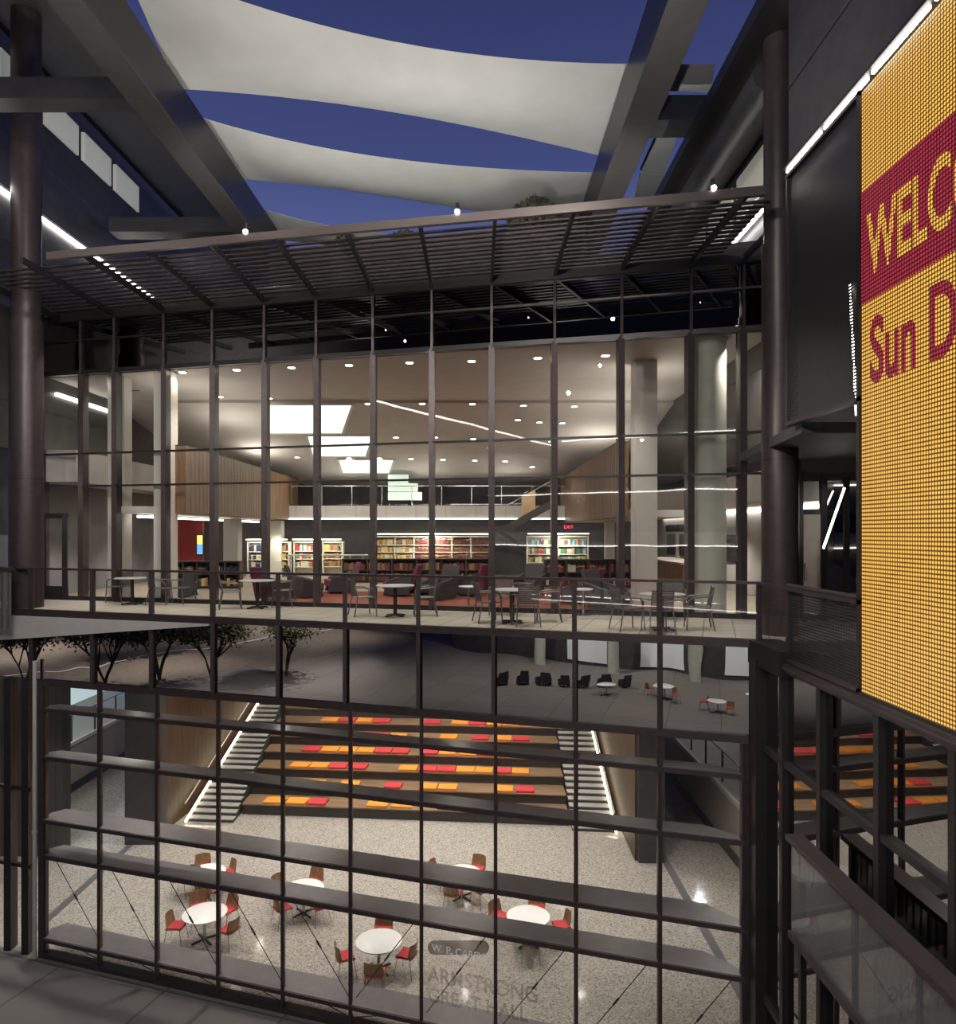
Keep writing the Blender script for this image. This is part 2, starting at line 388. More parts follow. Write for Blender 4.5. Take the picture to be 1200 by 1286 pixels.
# hall side structures
def quadwall(name, x0, y0, x1, y1, z0, z1, th, mat, lab, cat='wall'):
    m = MB(); m.wall((x0, y0), (x1, y1), th, z0, z1); return struct(m.build(name, mat), lab, cat)
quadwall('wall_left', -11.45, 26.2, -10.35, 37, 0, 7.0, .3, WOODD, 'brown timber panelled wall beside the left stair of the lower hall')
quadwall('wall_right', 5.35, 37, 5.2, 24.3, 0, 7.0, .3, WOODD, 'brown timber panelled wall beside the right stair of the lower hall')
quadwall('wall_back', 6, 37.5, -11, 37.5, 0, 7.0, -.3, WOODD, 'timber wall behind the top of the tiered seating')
for (x0, x1, y0, y1, lab) in ((-12.3, -11.25, 25.5, 26.5, 'dark square pillar beside the left timber wall of the hall'), (5.28, 6.15, 24.1, 25.1, 'dark square pillar beside the right timber wall of the hall')):
    struct(MB().box(x0, x1, y0, y1, 0, 7.0).build('pillar', PANEL2, bevel=.02), lab, 'pillar')
# side walkways at +2 m
def walkway(xe, side, y0, y1, nm_):
    s = side
    m = MB(); m.box(min(xe, xe+s*7), max(xe, xe+s*7), y0, y1, 0, 1.95, 0)
    o = struct(m.build('walkway_'+nm_, BEIGE), 'raised beige walkway along the %s side of the lower hall' % ('tree' if s < 0 else 'screen'), 'walkway')
    m = MB(); m.box(xe-.05, xe+.05, y0, y1, 1.95, 2.10); m.build('edge_strip', WHITE, o)
    m = MB(); m.box(xe-.03*1, xe+.03, y0, y1, 0, .35); m.build('base_strip', PANEL2, o)
    r = empty('glass_balustrade', (xe+s*.25, (y0+y1)/2, 2.0), 'glass balustrade with steel rail on the raised walkway, %s side' % ('tree' if s < 0 else 'screen'), 'balustrade')
    MB().cyl((xe+s*.25, y0, 3.1), (xe+s*.25, y1, 3.1), .03, n=8).build('hand_rail', CHROME, r)
    MB().box(xe+s*.25-.01, xe+s*.25+.01, y0, y1, 2.05, 3.0).build('glass_panel', GLZR, r)
    y = y0+.6
    while y < y1:
        MB().box(xe+s*.25-.03, xe+s*.25+.03, y-.03, y+.03, 2.0, 3.1).build('post', METAL, r); y += 1.9
    return o
walkway(-17, -1, 21, 45, 'left'); walkway(8.45, 1, 16, 45, 'right')
quadwall('wall_left_lit', -21, 20, -21, 46, 1.9, 7, .2, CORR, 'pale backlit glass wall beyond the raised walkway, tree side')
quadwall('wall_hall_right', 12.5, 46, 12.5, 12, 1.9, 7, .2, OFFW, 'pale plaster wall beyond the raised walkway, screen side')
quadwall('wall_stone', -16.2, 24.6, -13.95, 24.6, 0, 7, .5, STONE, 'dark stone clad wall seen through the leftmost glass bays')
for x, s_ in ((6.2, 'screen'), (-12.1, 'tree')):
    m = MB(); m.box(x-.12, x+.12, fy(x)+.9, 46 if x > 0 else 40, 0.0, .006)
    struct(m.build('trim_floor_strip', pbr('floor_strip_'+s_, (.10, .10, .105), .5)), 'grey metal strip set in the terrazzo floor, %s side' % s_, 'floor strip')
m = MB(); m.slab([(-26, fy(-26)+.3), (12.7, fy(12.7)+.3), (12.7, 46), (-26, 46)], ZB, ZB+.2)
struct(m.build('ceiling_hall', CEILM), 'plain ceiling of the lower hall', 'ceiling')

# tiered seating
def ty(x): return 27.75-.09*(x+3)
tiers = empty('tiered_seating', (-3, ty(-3), 0), 'wide stepped timber seating with seven tiers between two lit stairs', 'tiered seating')
TZS = []
for k in range(7):
    d = k*1.02; z = .42+.372*k; TZS.append(z)
    m = MB()
    x0, x1 = -9.1-.015*k, 3.38+.012*k
    m.slab([(x0, ty(x0)+d), (x1, ty(x1)+d), (x1, ty(x1)+d+(1.02 if k < 6 else 2.4)), (x0, ty(x0)+d+(1.02 if k < 6 else 2.4))], 0 if k == 0 else TZS[k-1]-.02, z-.05, 1)
    m.slab([(x0, ty(x0)+d-.05), (x1, ty(x1)+d-.05), (x1, ty(x1)+d+1.04+(1.4 if k == 6 else 0)), (x0, ty(x0)+d+1.04+(1.4 if k == 6 else 0))], z-.05, z, 0)
    xx = x0+1.5
    while xx < x1-.5:
        m.box(xx-.008, xx+.008, ty(xx)+d-.006, ty(xx)+d, (0 if k == 0 else TZS[k-1]), z-.05, 2); xx += 1.55
    m.build('tier', [BENCHW, TIERD, METAL2], tiers)
CUSH = {0: [(329, 356, 'o'), (357, 383, 'o'), (384, 408, 'r'), (459, 486, 'o'), (490, 517, 'o'), (548, 573, 'r'), (574, 598, 'o'), (647, 672, 'r')],
 1: [(357, 381, 'r'), (382, 405, 'o'), (424, 449, 'o'), (481, 503, 'r'), (525, 548, 'o'), (549, 573, 'o'), (620, 644, 'o'), (647, 671, 'r')],
 2: [(362, 386, 'o'), (387, 410, 'o'), (411, 434, 'r'), (435, 459, 'r'), (499, 523, 'o'), (524, 547, 'r'), (548, 571, 'r'), (572, 595, 'o'), (596, 618, 'o'), (619, 641, 'r'), (642, 664, 'o')],
 3: [(378, 400, 'r'), (401, 423, 'o'), (424, 446, 'o'), (447, 468, 'o'), (469, 490, 'r'), (491, 512, 'r'), (527, 549, 'r'), (550, 572, 'o'), (575, 597, 'o'), (598, 620, 'r'), (621, 643, 'r')],
 4: [(373, 396, 'o'), (397, 419, 'r'), (443, 464, 'r'), (465, 487, 'r'), (488, 509, 'o'), (551, 573, 'o'), (592, 613, 'r'), (621, 642, 'o'), (643, 665, 'r')],
 5: [(402, 423, 'o'), (424, 445, 'r'), (446, 466, 'o'), (467, 488, 'r'), (531, 552, 'r'), (566, 587, 'o'), (588, 609, 'r'), (610, 630, 'o'), (631, 652, 'o')],
 6: [(398, 418, 'r'), (419, 439, 'r'), (441, 461, 'o'), (472, 492, 'r'), (493, 514, 'o'), (530, 550, 'r'), (551, 571, 'o'), (580, 600, 'o')]}
TN = ['front', 'second', 'third', 'fourth', 'fifth', 'sixth', 'top']
proto = {}
for k, row in CUSH.items():
    cnt = {'o': 0, 'r': 0}; tot = {c: sum(1 for q in row if q[2] == c) for c in 'or'}
    for (a, c_, cc) in row:
        d = k*1.02+.01; mid = (a+c_)/2
        # y from plane of the tier front
        mm = (mid-CX)/F; Y = (27.75-.27+d)/(1+.09*mm); x = mm*Y
        w = (c_-a)/F*Y*.98
        if cc not in proto:
            m = MB(); m.box(-.5, .5, 0, .60, 0, .085)
            me_o = m.build('seat_cushion', RED if cc == 'r' else ORANGE, local=True, bevel=.02); proto[cc] = me_o; o = me_o
        else: o = proto[cc].copy(); COL.objects.link(o)
        o.location = (x, ty(x)+d, TZS[k]); o.scale = (w, 1, 1); o.rotation_euler = (0, 0, -.09)
        cw = 'red' if cc == 'r' else 'orange'
        lab = 'flat square %s cushion, %s %s from the left stair on the %s tier' % (cw, ORD[cnt[cc]], cw, TN[k])
        cnt[cc] += 1
        tag(o, lab, 'cushion', '%s cushions on the %s tier' % (cw, TN[k]))
# stairs
def stair(name, b0, b1, t0, t1, ybx, n, label, strip_side, wallx):
    # b0/b1: x range at the bottom, t0/t1: at the top; ybx: (y bottom, y top), z top
    yb, yt, zt = ybx
    r = empty(name, ((b0+b1)/2, yb, 0), label, 'staircase')
    for i in range(n):
        f = i/n; f2 = (i+1)/n
        xa = b0+(t0-b0)*f; xb = b1+(t1-b1)*f; y0 = yb+(yt-yb)*f; y1 = yb+(yt-yb)*f2; z = zt*f2
        m = MB(); m.slab([(xa, y0), (xb, y0-.09*(xb-xa)), (xb, yt+.5), (xa, yt+.5)], z-zt/n-.0, z-.035, 1)
        m.slab([(xa, y0-.02), (xb, y0-.02-.09*(xb-xa)), (xb, y1-.09*(xb-xa)+.02), (xa, y1+.02)], z-.035, z, 0)
        m.build('step', [STEPM, STEPD], r)
    xa, xb = (b0, t0) if strip_side < 0 else (b1, t1)
    e = .03*strip_side
    m = MB(); m.bar((xa-e, yb-.25-(0 if strip_side < 0 else .15), .08), (xb-e, yt, zt+.10), .06, .08); m.build('light_strip', LEDW, r)
    hx = .12*strip_side
    m = MB(); pts = [Vector((xa-hx, yb-.5, .85)), Vector((xa-hx, yb-.1, .95)), Vector((xb-hx, yt, zt+.95))]
    m.tube(pts, .03); 
    for f in (.1, .35, .6, .85):
        p = pts[1].lerp(pts[2], f); m.cyl(p, (p.x+hx*.9, p.y, p.z-.06), .01, n=6)
    m.build('hand_rail', RAILM, r)
    return r
stair('staircase', -10.95, -9.17, -10.3, -9.25, (27.6, 34.7, 2.93), 22, 'grey staircase with glowing edge along the left timber wall', -1, 0)
stair('staircase', 3.44, 5.0, 3.52, 5.05, (26.7, 34.4, 2.93), 22, 'grey staircase with glowing edge along the right timber wall', 1, 0)

# ------------------------------------------------------------------ hall furniture
def make_table(name, r, h, topm, legm, label, cat):
    t = empty(name, (0, 0, 0), label, cat)
    MB().lathe([(r-.02, h-.03), (r, h-.02), (r, h-.005), (r-.01, h)], n=40).build('table_top', topm, t, True, local=True)
    MB().cyl((0, 0, .05), (0, 0, h-.03), .045, n=14).build('pedestal', legm, t, True, local=True)
    m = MB()
    for k in range(4):
        a = math.pi/4+k*math.pi/2; m.bar((0, 0, .055), (math.cos(a)*r*.62, math.sin(a)*r*.62, .02), .05, .035)
    m.build('base', METAL2, t, local=True)
    return t
def make_hall_chair():
    t = empty('side_chair', (0, 0, 0), '', 'chair')
    # moulded walnut back shell, faces +Y (seat front at +Y)
    def back(u, v):
        x = (u-.5)*.49; z = .45+v*.36; y = -.20-.07*v-(.0 if v > .15 else (.15-v)*-.3)+.12*(2*abs(u-.5))**2*.6
        x *= 1-.12*v*v
        return (x, y, z)
    m = MB(); m.grid(back, 10, 8, .014); m.build('backrest', SHELL, t, True, local=True)
    def seat(u, v):
        x = (u-.5)*(.44+.03*v); y = -.22+.44*v; z = .455+.025*(2*abs(u-.5))**2-.03*max(0, v-.8)
        return (x, y, z)
    m = MB(); m.grid(seat, 8, 8, .014); m.build('seat', SHELL, t, True, local=True)
    m = MB(); m.grid(lambda u, v: ((u-.5)*(.41+.02*v), -.19+.39*v, .485+.02*(2*abs(u-.5))**2-.03*max(0, v-.8)), 8, 8, .03)
    m.build('seat_pad', RED, t, True, local=True)
    for sx in (-1, 1):
        for sy in (-1, 1):
            MB().tube([Vector((sx*.15, sy*.14, .44)), Vector((sx*.19, sy*.17, .42)), Vector((sx*.24, sy*.24, 0))], .011, 8).build('leg', CHROME, t, True, local=True)
    return t
tproto = make_table('round_table', .575, .74, TOPW, CHROME, '', 'table')
cproto = make_hall_chair()
TABS = [((258, 1095), 'rear left table with a small dark thing on it', [((254, 1088), 'behind'), ((285, 1097), 'right of'), ((228, 1105), 'left of'), ((257, 1117), 'in front of')]),
 ((257, 1146), 'front left round table', [((249, 1137), 'behind'), ((286, 1143), 'right of'), ((225, 1163), 'left of'), ((287, 1168), 'in front of')]),
 ((381, 1115), 'middle round table near the third fin bay', [((394, 1108), 'behind'), ((348, 1113), 'left of'), ((356, 1140), 'in front and left of'), ((389, 1132), 'in front and right of')]),
 ((475.5, 1181), 'nearest round table', [((481, 1168), 'behind'), ((433, 1202), 'left of'), ((509, 1199), 'right of'), ((471, 1222), 'in front of')]),
 ((580, 1096), 'farthest round table by the amphitheatre', [((599, 1091), 'behind'), ((537, 1092), 'left of'), ((572, 1118), 'in front and left of'), ((596, 1115), 'in front and right of')]),
 ((663, 1150), 'round table beyond the etched lettering', [((674, 1141), 'behind'), ((626, 1151), 'left of'), ((705, 1163), 'right of'), ((666, 1180), 'in front of')])]
TLAB = ['round white pedestal table at rear left with a dark case on it', 'round white pedestal table at front left near the fins', 'round white pedestal table left of centre between two others',
        'round white pedestal table nearest to the glass wall', 'round white pedestal table closest to the tiered seating', 'round white pedestal table behind the etched glass lettering']
SHORT = ['rear left table', 'front left table', 'left-centre table', 'nearest table', 'table by the tiered seating', 'table behind the etched lettering']
first = True; firstc = True
for i, ((px, py), _, chs) in enumerate(TABS):
    x, y = floorpt(px, py, .74)
    t = tproto if first else copy_tree(tproto); first = False
    t.location = (x, y, 0); tag(t, TLAB[i], 'table', 'round tables of the lower hall')
    for (cx_, cy_), rel in chs:
        X, Y = floorpt(cx_, cy_, .45)
        # keep clear of the table pedestal
        v = Vector((X-x, Y-y)); dd = v.length
        if dd < .72: v = v.normalized()*.72
        if dd > .98: v = v.normalized()*.98
        X, Y = x+v.x, y+v.y
        c = cproto if firstc else copy_tree(cproto); firstc = False
        jit = random.uniform(-.25, .25)
        c.location = (X, Y, 0); c.rotation_euler = (0, 0, math.atan2(y-Y, x-X)-math.pi/2+jit)
        tag(c, 'walnut chair, red seat pad, %s the %s' % (rel, SHORT[i]), 'chair', 'chairs around the hall tables')
x, y = floorpt(244, 1089, .76)
m = MB(); m.box(x-.16, x+.16, y-.11, y+.11, .7405, .765); m.box(x-.16, x-.02, y+.08, y+.11, .765, .80)
tag(m.build('dark_case', BLACKF, bevel=.01), 'small dark case lying on the rear left hall table', 'case')

for i, x in enumerate((-14, -9.5, -5, -.5, 4)):
    for j, y in enumerate((18.8, 20.5, 22.6, 25, 28.5, 32, 35.5)):
        if y < fy(x)+1.2: continue
        tag(MB().cyl((x, y, ZB-.03), (x, y, ZB), .09, n=14).build('hall_downlight', emis('hall_lens', (1, .92, .8), 60) if 'hall_lens' not in MATS else MATS['hall_lens']), 'round downlight in the hall ceiling, %s across, %s deep' % (ORD[i], ORD[j]), 'downlight', 'hall downlights')
# ================================================================== TERRACE
XL, XR = -13.6, 9.5
m = MB(); m.slab([(XL, fy(XL)+.05), (5.25, fy(5.25)+.05), (XR, fy(5.25)-.2), (XR, ly(XR)+.3), (XL, ly(XL)+.3)], TZ-.28, TZ)
struct(m.build('floor_terrace', PAVE), 'square beige pavers of the narrow terrace in front of the library', 'floor')
GB = empty('window_2', (*FP(500), ZB)); struct(GB, 'dark mirror glass band between terrace edge and the gridded wall', 'window')
RPX = [39, 116, 190, 267, 349, 433, 525, 619, 721, 828, 953]
pl = FP(-30); pr = FP(953)
def bandwall(p, q, th, z0, z1, name, mat, parent): MB().wall(p, q, th, z0, z1).build(name, mat, parent)
for i in range(len(RPX)-1):
    p = FP(RPX[i]); q = FP(RPX[i+1]); MB().wall(p, q, .02, ZB+.02, TZ-.12).build('glass_pane', GLZB, GB)
MB().wall(pl, FP(39), .02, ZB+.02, TZ-.12).build('glass_pane', GLZB, GB)
for px in RPX:
    x, y = FP(px, -.04); MB().box(x-.04, x+.04, y-.05, y+.03, ZB, TZ-.1).build('mullion', METAL, GB)
MB().wall((pl[0], pl[1]-.08), (pr[0], pr[1]-.08), .14, TZ-.14, TZ+.01).build('edge_beam', METAL, GB)
MB().wall((pl[0], pl[1]+.1), (pr[0], pr[1]+.1), .05, ZB+.2, TZ-.28).build('back_panel', METAL2, GB)
GR = empty('guard_rail', (*FP(500), TZ), 'long bronze guard rail with clear glass panels along the terrace edge', 'railing')
MB().wall((pl[0], pl[1]-.05), (pr[0], pr[1]-.05), .09, TZ+1.03, TZ+1.08).build('top_rail', METAL, GR)
for px in RPX:
    x, y = FP(px); 
    wdt = .055 if px in (39, 116, 190, 267) else .045
    MB().box(x-wdt, x+wdt, y-.03, y+.05, TZ, TZ+1.04).build('post', METAL, GR)
ends = [-30]+RPX
for i in range(len(ends)-1):
    p = FP(ends[i]); q = FP(ends[i+1]); MB().wall(p, q, .015, TZ+.03, TZ+1.03).build('glass_panel', GLZR, GR)
# added pale wedge imitating a walkway edge reflected in the glass band
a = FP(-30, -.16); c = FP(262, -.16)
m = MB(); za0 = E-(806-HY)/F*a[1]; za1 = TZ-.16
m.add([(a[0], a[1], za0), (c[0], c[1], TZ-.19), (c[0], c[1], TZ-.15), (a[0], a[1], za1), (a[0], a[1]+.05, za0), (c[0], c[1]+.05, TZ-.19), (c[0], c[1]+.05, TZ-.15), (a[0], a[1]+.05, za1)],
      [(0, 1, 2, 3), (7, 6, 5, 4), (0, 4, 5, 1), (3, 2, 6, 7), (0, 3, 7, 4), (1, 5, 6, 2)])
struct(m.build('trim_reflected_edge', OFFW), 'pale tapering wedge imitating a reflected walkway edge below the left end of the terrace', 'fascia')

# round dark columns on the terrace
for px, Y, r, lab in ((33, 19.5, .41, 'tall dark round column at the tree end of the terrace'), (979, 14.3, .345, 'tall dark round column at the screen end of the terrace')):
    x = (px-CX)/F*Y
    c = empty('round_column', (x, Y, TZ)); struct(c, lab, 'column')
    MB().cyl((x, Y, TZ), (x, Y, TZ+3.4), r, n=40).build('lower_shaft', METAL, c, True)
    MB().cyl((x, Y, TZ+3.4), (x, Y, E+5.6), r*.985, n=40).build('upper_shaft', METAL, c, True)
    MB().cyl((x, Y, E+5.6), (x, Y, E+22), r*.88, n=40).build('top_shaft', METAL, c, True)
    MB().cyl((x, Y, TZ+3.38), (x, Y, TZ+3.42), r*1.01, n=40).build('joint_ring', METAL2, c, True)

# ================================================================== LIBRARY FACADE
LM = [52, 102, 144, 206, 267, 332, 397, 468, 542, 617, 696, 780, 867, 933, 1000]
HEAD = E+4.67; FTOP = E+6.22; T1 = E+2.29; T2 = E+1.34
W3 = empty('window_3', (*LP(500), TZ)); struct(W3, 'two storey glass front of the library above the terrace', 'window')
for i, px in enumerate(LM):
    x, y = LP(px); w = .15
    MB().box(x-w/2, x+w/2, y-.05, y+.28, TZ, HEAD).box(x-.03, x+.03, y-.07, y, HEAD, FTOP).build('mullion', METAL, W3)
for z, h in ((T1, .05), (T2, .05), (TZ+.06, .12), (HEAD, .12), (FTOP-.62, .05)):
    p = LP(40); q = LP(1012); MB().wall((p[0], p[1]-.05), (q[0], q[1]-.05), .14, z-h/2, z+h/2).build('transom', METAL2, W3)
for i in range(len(LM)-1):
    p = LP(LM[i]); q = LP(LM[i+1])
    MB().wall(p, q, .02, TZ+.1, HEAD).build('glass_pane', GLZL, W3)
    MB().wall(p, q, .02, HEAD, FTOP).build('spandrel_pane', GLZS, W3)
p = LP(40, .35); q = LP(1012, .35); MB().wall(p, q, .1, HEAD, FTOP).build('spandrel_back', METAL2, W3)

# canopy of louvres
def lev(px, py, z): Y = (z-E)*F/(HY-py); return Vector(((px-CX)/F*Y, Y, z))
CZ = FTOP+.06
ca = Vector((-12.9, 20.2, CZ)); 
pA = lev(60, 322, E+6.28); pB = lev(960, 240, E+6.28)
bk = lambda x: ly(x, -.05)
can = empty('louvre_canopy', (-3, 17, CZ), 'dark steel louvre canopy projecting over the terrace from the library roof edge', 'canopy'); can['kind'] = 'structure'
MB().bar(pA, pB, .10, .17).build('front_beam', pbr('bronze_beam', (.11, .09, .085), .35, .4), can)
def front(x): 
    t = (x-pA.x)/(pB.x-pA.x); return pA.y+(pB.y-pA.y)*t
for i, px in enumerate([75, 144, 206, 267, 332, 397, 468, 542, 617, 696, 780, 867, 933]):
    x, y = LP(px)
    MB().bar((x, y, CZ), (x, front(x), CZ-.02), .07, .14).build('rafter', METAL2, can)
for k in range(12):
    f = .20+k*.066
    xs = [-12.2, 5.6]
    P = [Vector((x, front(x)*(1-f)+bk(x)*f, CZ+.10)) for x in xs]
    MB().bar(P[0], P[1], .10, .035).build('slat', METAL, can)
MB().wall((-12.6, ly(-12.6)-.12), (6.6, ly(6.6)-.12), .12, CZ-.12, CZ+.2).build('back_beam', METAL2, can)
# roof behind
m = MB(); m.slab([(-13, ly(-13)), (7, ly(7)), (7, 44), (-13, 44)], FTOP+.15, FTOP+.45)
struct(m.build('roof', PANEL2), 'dark flat roof of the library block', 'roof')
m = MB(); m.slab([(-6.9, 24.2), (3.2, 21.8), (3.2, 27), (-6.9, 27)], FTOP+.45, E+9.2)
for k in range(8): m.slab([(-6.9, 24.16), (3.2, 21.76), (3.2, 21.8), (-6.9, 24.2)], FTOP+.7+k*.3, FTOP+.74+k*.3)
struct(m.build('wall_roof_plant', PANEL2), 'dark louvred plant enclosure on the library roof between the beams', 'enclosure')
def shrub(x, y, z, r, h, n, lab):
    rnd = random.Random(int(x*31)); m = MB()
    for _ in range(n):
        a = rnd.uniform(0, 6.28); q = rnd.random()**.5*r; zz = rnd.uniform(0, h)*(1-(q/r)**2*.6)
        c = Vector((x+q*math.cos(a), y+q*math.sin(a), z+.15+zz)); u = Vector((rnd.gauss(0, 1), rnd.gauss(0, 1), rnd.gauss(0, 1))).normalized()*.10; v = u.cross(Vector((rnd.random(), 1, rnd.random()))).normalized()*.05
        m.add([c-u, c+v, c+u, c-v], [(0, 1, 2, 3)])
    t = empty('roof_shrub', (x, y, z), lab, 'shrub', 'shrubs on the roof enclosure')
    m.build('foliage', pbr('shrub_leaf', (.03, .035, .022), .7) if 'shrub_leaf' not in MATS else MATS['shrub_leaf'], t); MB().cyl((x, y, z-.02), (x, y, z+h*.6), .04, n=6).build('stem', METAL2, t)
shrub(1.75, 22.6, E+9.2, .85, .95, 1500, 'dense dark rounded shrub on the roof near the screen side beam')
shrub(-4.3, 24.0, E+9.2, .4, .45, 260, 'small dark roof shrub nearest the tree side beam'); shrub(-2.3, 23.6, E+9.2, .5, .3, 220, 'low wide dark shrub near the middle of the roof enclosure')
# small uplighter lamps along the front beam
for px, py, lab in ((320, 313, 'first'), (575, 292, 'second'), (880, 267, 'third')):
    x = lev(px, py, E+6.28).x; y = front(x)
    o = empty('spot_lamp', (x, y, E+6.36), 'small glowing spot lamp on the canopy front beam, %s from the tree end' % lab, 'lamp', 'spot lamps on the canopy beam')
    MB().cyl((x, y, E+6.36), (x, y, E+6.60), .05, .03, n=12).build('housing', METAL2, o, True)
    MB().cyl((x, y-.06, E+6.40), (x, y-.075, E+6.40), .05, n=12).build('lens', emis('spot_lens_'+lab, (1, .93, .8), 40), o, True)

# ================================================================== UPPER STRUCTURE
def ubeam(name, xi, xo, zb, zt, y0, y1, lab):
    r = empty(name, ((xi+xo)/2, (y0+y1)/2, E+zb)); struct(r, lab, 'beam')
    a, c = min(xi, xo), max(xi, xo)
    MB().box(a, c, y0, y1, E+zb, E+zt).build('girder', BEAMM, r)
    MB().box(a-.06, c+.06, y0, y1, E+zb-.03, E+zb+.02).build('flange', SOFFIT, r)
    return r
ubeam('roof_beam', -7.19, -7.72, 9.6, 10.84, 6, 44, 'long dark steel roof beam over the tree side of the courtyard')
ubeam('roof_beam', 3.49, 4.1, 9.6, 10.95, 6, 44, 'long dark steel roof beam over the screen side of the courtyard')
for (x0, x1, y, w, lab) in ((4.1, 6.4, 17.6, .8, 'short dark cross beam beside the small right sails'), (-12.6, -7.7, 17.3, .6, 'dark cross beam under the upper left soffit, nearest'), (-12.6, -7.7, 25., .7, 'dark cross beam under the upper left soffit, farther')):
    struct(MB().box(x0, x1, y, y+w, E+(10.25 if x0 < 0 else 9.9), E+(10.75 if x0 < 0 else 10.5)).build('cross_beam', PANEL2), lab, 'beam')
# sails
def sail(name, tl, tr, bl, br, topc, botc, lab, z=11.2):
    # corner and edge pixels of the cloth read at one level
    def L(p, sag=0):
        Y = (z)*F/(HY-p[1]); return Vector(((p[0]-CX)/F*Y, Y, E+z))
    def curve(a, c, b, t):
        a, c, b = Vector(a), Vector(c), Vector(b); k = c*2-(a+b)/2; return (1-t)**2*a+2*t*(1-t)*k+t*t*b
    def fn(u, v):
        p = curve(tl, topc, tr, u); q = curve(bl, botc, br, u); P = L(p).lerp(L(q), v)
        k = min(1, (tr[0]-tl[0])/500); P.z -= .35*k*math.sin(math.pi*u)*math.sin(math.pi*v); P.z += .25*k*(v-.5)*math.sin(math.pi*u)
        return P
    m = MB(); m.grid(fn, 28, 12, .012)
    return tag(m.build(name, SAILM, smooth=True), lab, 'shade sail', 'pale shade sails over the courtyard')
sail('shade_sail', (148, -60), (800, 80), (222, 111), (757, 196), (470, 40), (480, 144), 'largest pale shade sail, stretched nearest overhead')
sail('shade_sail', (245, 145), (757, 217), (300, 224), (735, 290), (480, 192), (480, 250), 'second pale shade sail behind the largest one')
sail('shade_sail', (320, 259), (735, 300), (340, 300), (725, 330), (500, 292), (500, 318), 'third pale shade sail just above the canopy')
sail('shade_sail', (848, 80), (897, 80), (840, 114), (892, 117), (872, 80), (866, 115), 'small square shade sail right of the screen side beam')
sail('shade_sail', (832, 148), (857, 150), (803, 212), (835, 216), (845, 148), (818, 222), 'narrow curved shade sail right of the screen side beam')
sail('shade_sail', (803, 217), (840, 219), (795, 252), (822, 252), (820, 218), (808, 252), 'lowest small shade sail right of the screen side beam')

# ------------------------------------------------------------------ right building
RX = 5.2
m = MB(); m.box(RX, RX+.25, 3, 12.27, E+6.05, E+14)
for k in range(5): m.box(RX-.015, RX, 3, 12.27, E+7.4+k*1.5, E+7.43+k*1.5)
struct(m.build('wall_right_upper', PANEL), 'dark panelled wall above the big lit screen', 'wall')
o = empty('light_line', (RX-.05, 9, E+6.0), 'bright white line of light in segments above the big screen', 'light')
for k in range(7):
    y1 = 12.2-k*1.32; MB().box(RX-.07, RX-.03, y1-1.2, y1, E+5.975, E+6.015).build('segment', LED, o)
MB().box(RX-.12, RX, 3.0, 12.25, E+6.02, E+6.06).build('hood', METAL2, o)
# perforated screens
def meshpanel(y0, y1, z0, z1, lab):
    r = empty('perforated_screen', (RX, (y0+y1)/2, z0), lab, 'metal screen'); r['kind'] = 'structure'
    MB().box(RX-.01, RX+.01, y0, y1, z0, z1).build('mesh_sheet', MESHM, r)
    f = MB(); f.box(RX-.06, RX+.06, y0, y1, z0-.06, z0).box(RX-.06, RX+.06, y0, y1, z1, z1+.06).box(RX-.05, RX+.05, y1-.06, y1, z0, z1)
    f.build('frame', METAL, r); return r
meshpanel(9.9, 12.27, E+1.83, E+5.9, 'tall perforated metal screen left of the big lit screen, upper storey')
meshpanel(9.9, 12.27, E-2.12, E-.98, 'low perforated metal balustrade left of the big lit screen')
MB_ = MB(); MB_.cyl((RX, 9.9, E-.9), (RX, 12.3, E-.9), .04, n=10); tag(MB_.build('hand_rail', METAL, smooth=True), 'dark round hand rail above the low perforated balustrade', 'hand rail')
# ledge under screen
m = MB(); m.box(RX-.12, RX+.1, 2, 12.3, E-2.34, E-2.2); m.box(RX-.16, RX-.12, 2, 12.3, E-2.28, E-2.25)
struct(m.build('trim_ledge', METAL), 'dark ledge running under the perforated balustrade and the screen', 'ledge')
# corner return from facade end to the screen
quad = [(5.2, 12.27), (5.25, fy(5.25))]
rr = empty('glass_balustrade', (5.2, 12.9, TZ), 'short dark glass balustrade between guard rail and perforated panel', 'balustrade')
MB().box(5.19, 5.21, 12.3, 13.55, TZ, TZ+1.02).build('glass_panel', GLZR, rr); MB().box(5.16, 5.24, 12.27, 13.6, TZ+1.02, TZ+1.07).build('hand_rail', METAL, rr)
struct(MB().box(5.02, 5.6, 12.2, 13.7, E-2.42, TZ+.0).box(5.6, 9.4, 11.9, 13.4, E-2.42, TZ-.0).build('trim_corner', METAL2), 'dark slab edge closing the screen side corner of the terrace', 'slab edge')
# dark corner below
cw = empty('window_4', (5.3, 12.9, 0)); struct(cw, 'dark reflecting glass side wall under the big lit screen', 'window')
MB().box(5.2, 5.22, 2.0, 13.5, 0.1, E-2.35).build('glass_pane', GLZD, cw)
MB().box(5.0, 5.3, 13.2, 13.5, 0, E-2.3).build('corner_post', METAL2, cw)
for y in (12.35, 11.0, 9.4, 7.9, 6.4): MB().box(5.10, 5.28, y-.06, y+.06, 0, E-2.3).build('mullion', METAL2, cw)
for z in (.1, 2.5, 7.0): MB().box(5.12, 5.27, 2, 13.5, z-.05, z+.05).build('transom', METAL2, cw)
MB().box(5.9, 6.0, 2, 13.5, 0, E-2.3).build('back_panel', PANEL2, cw)
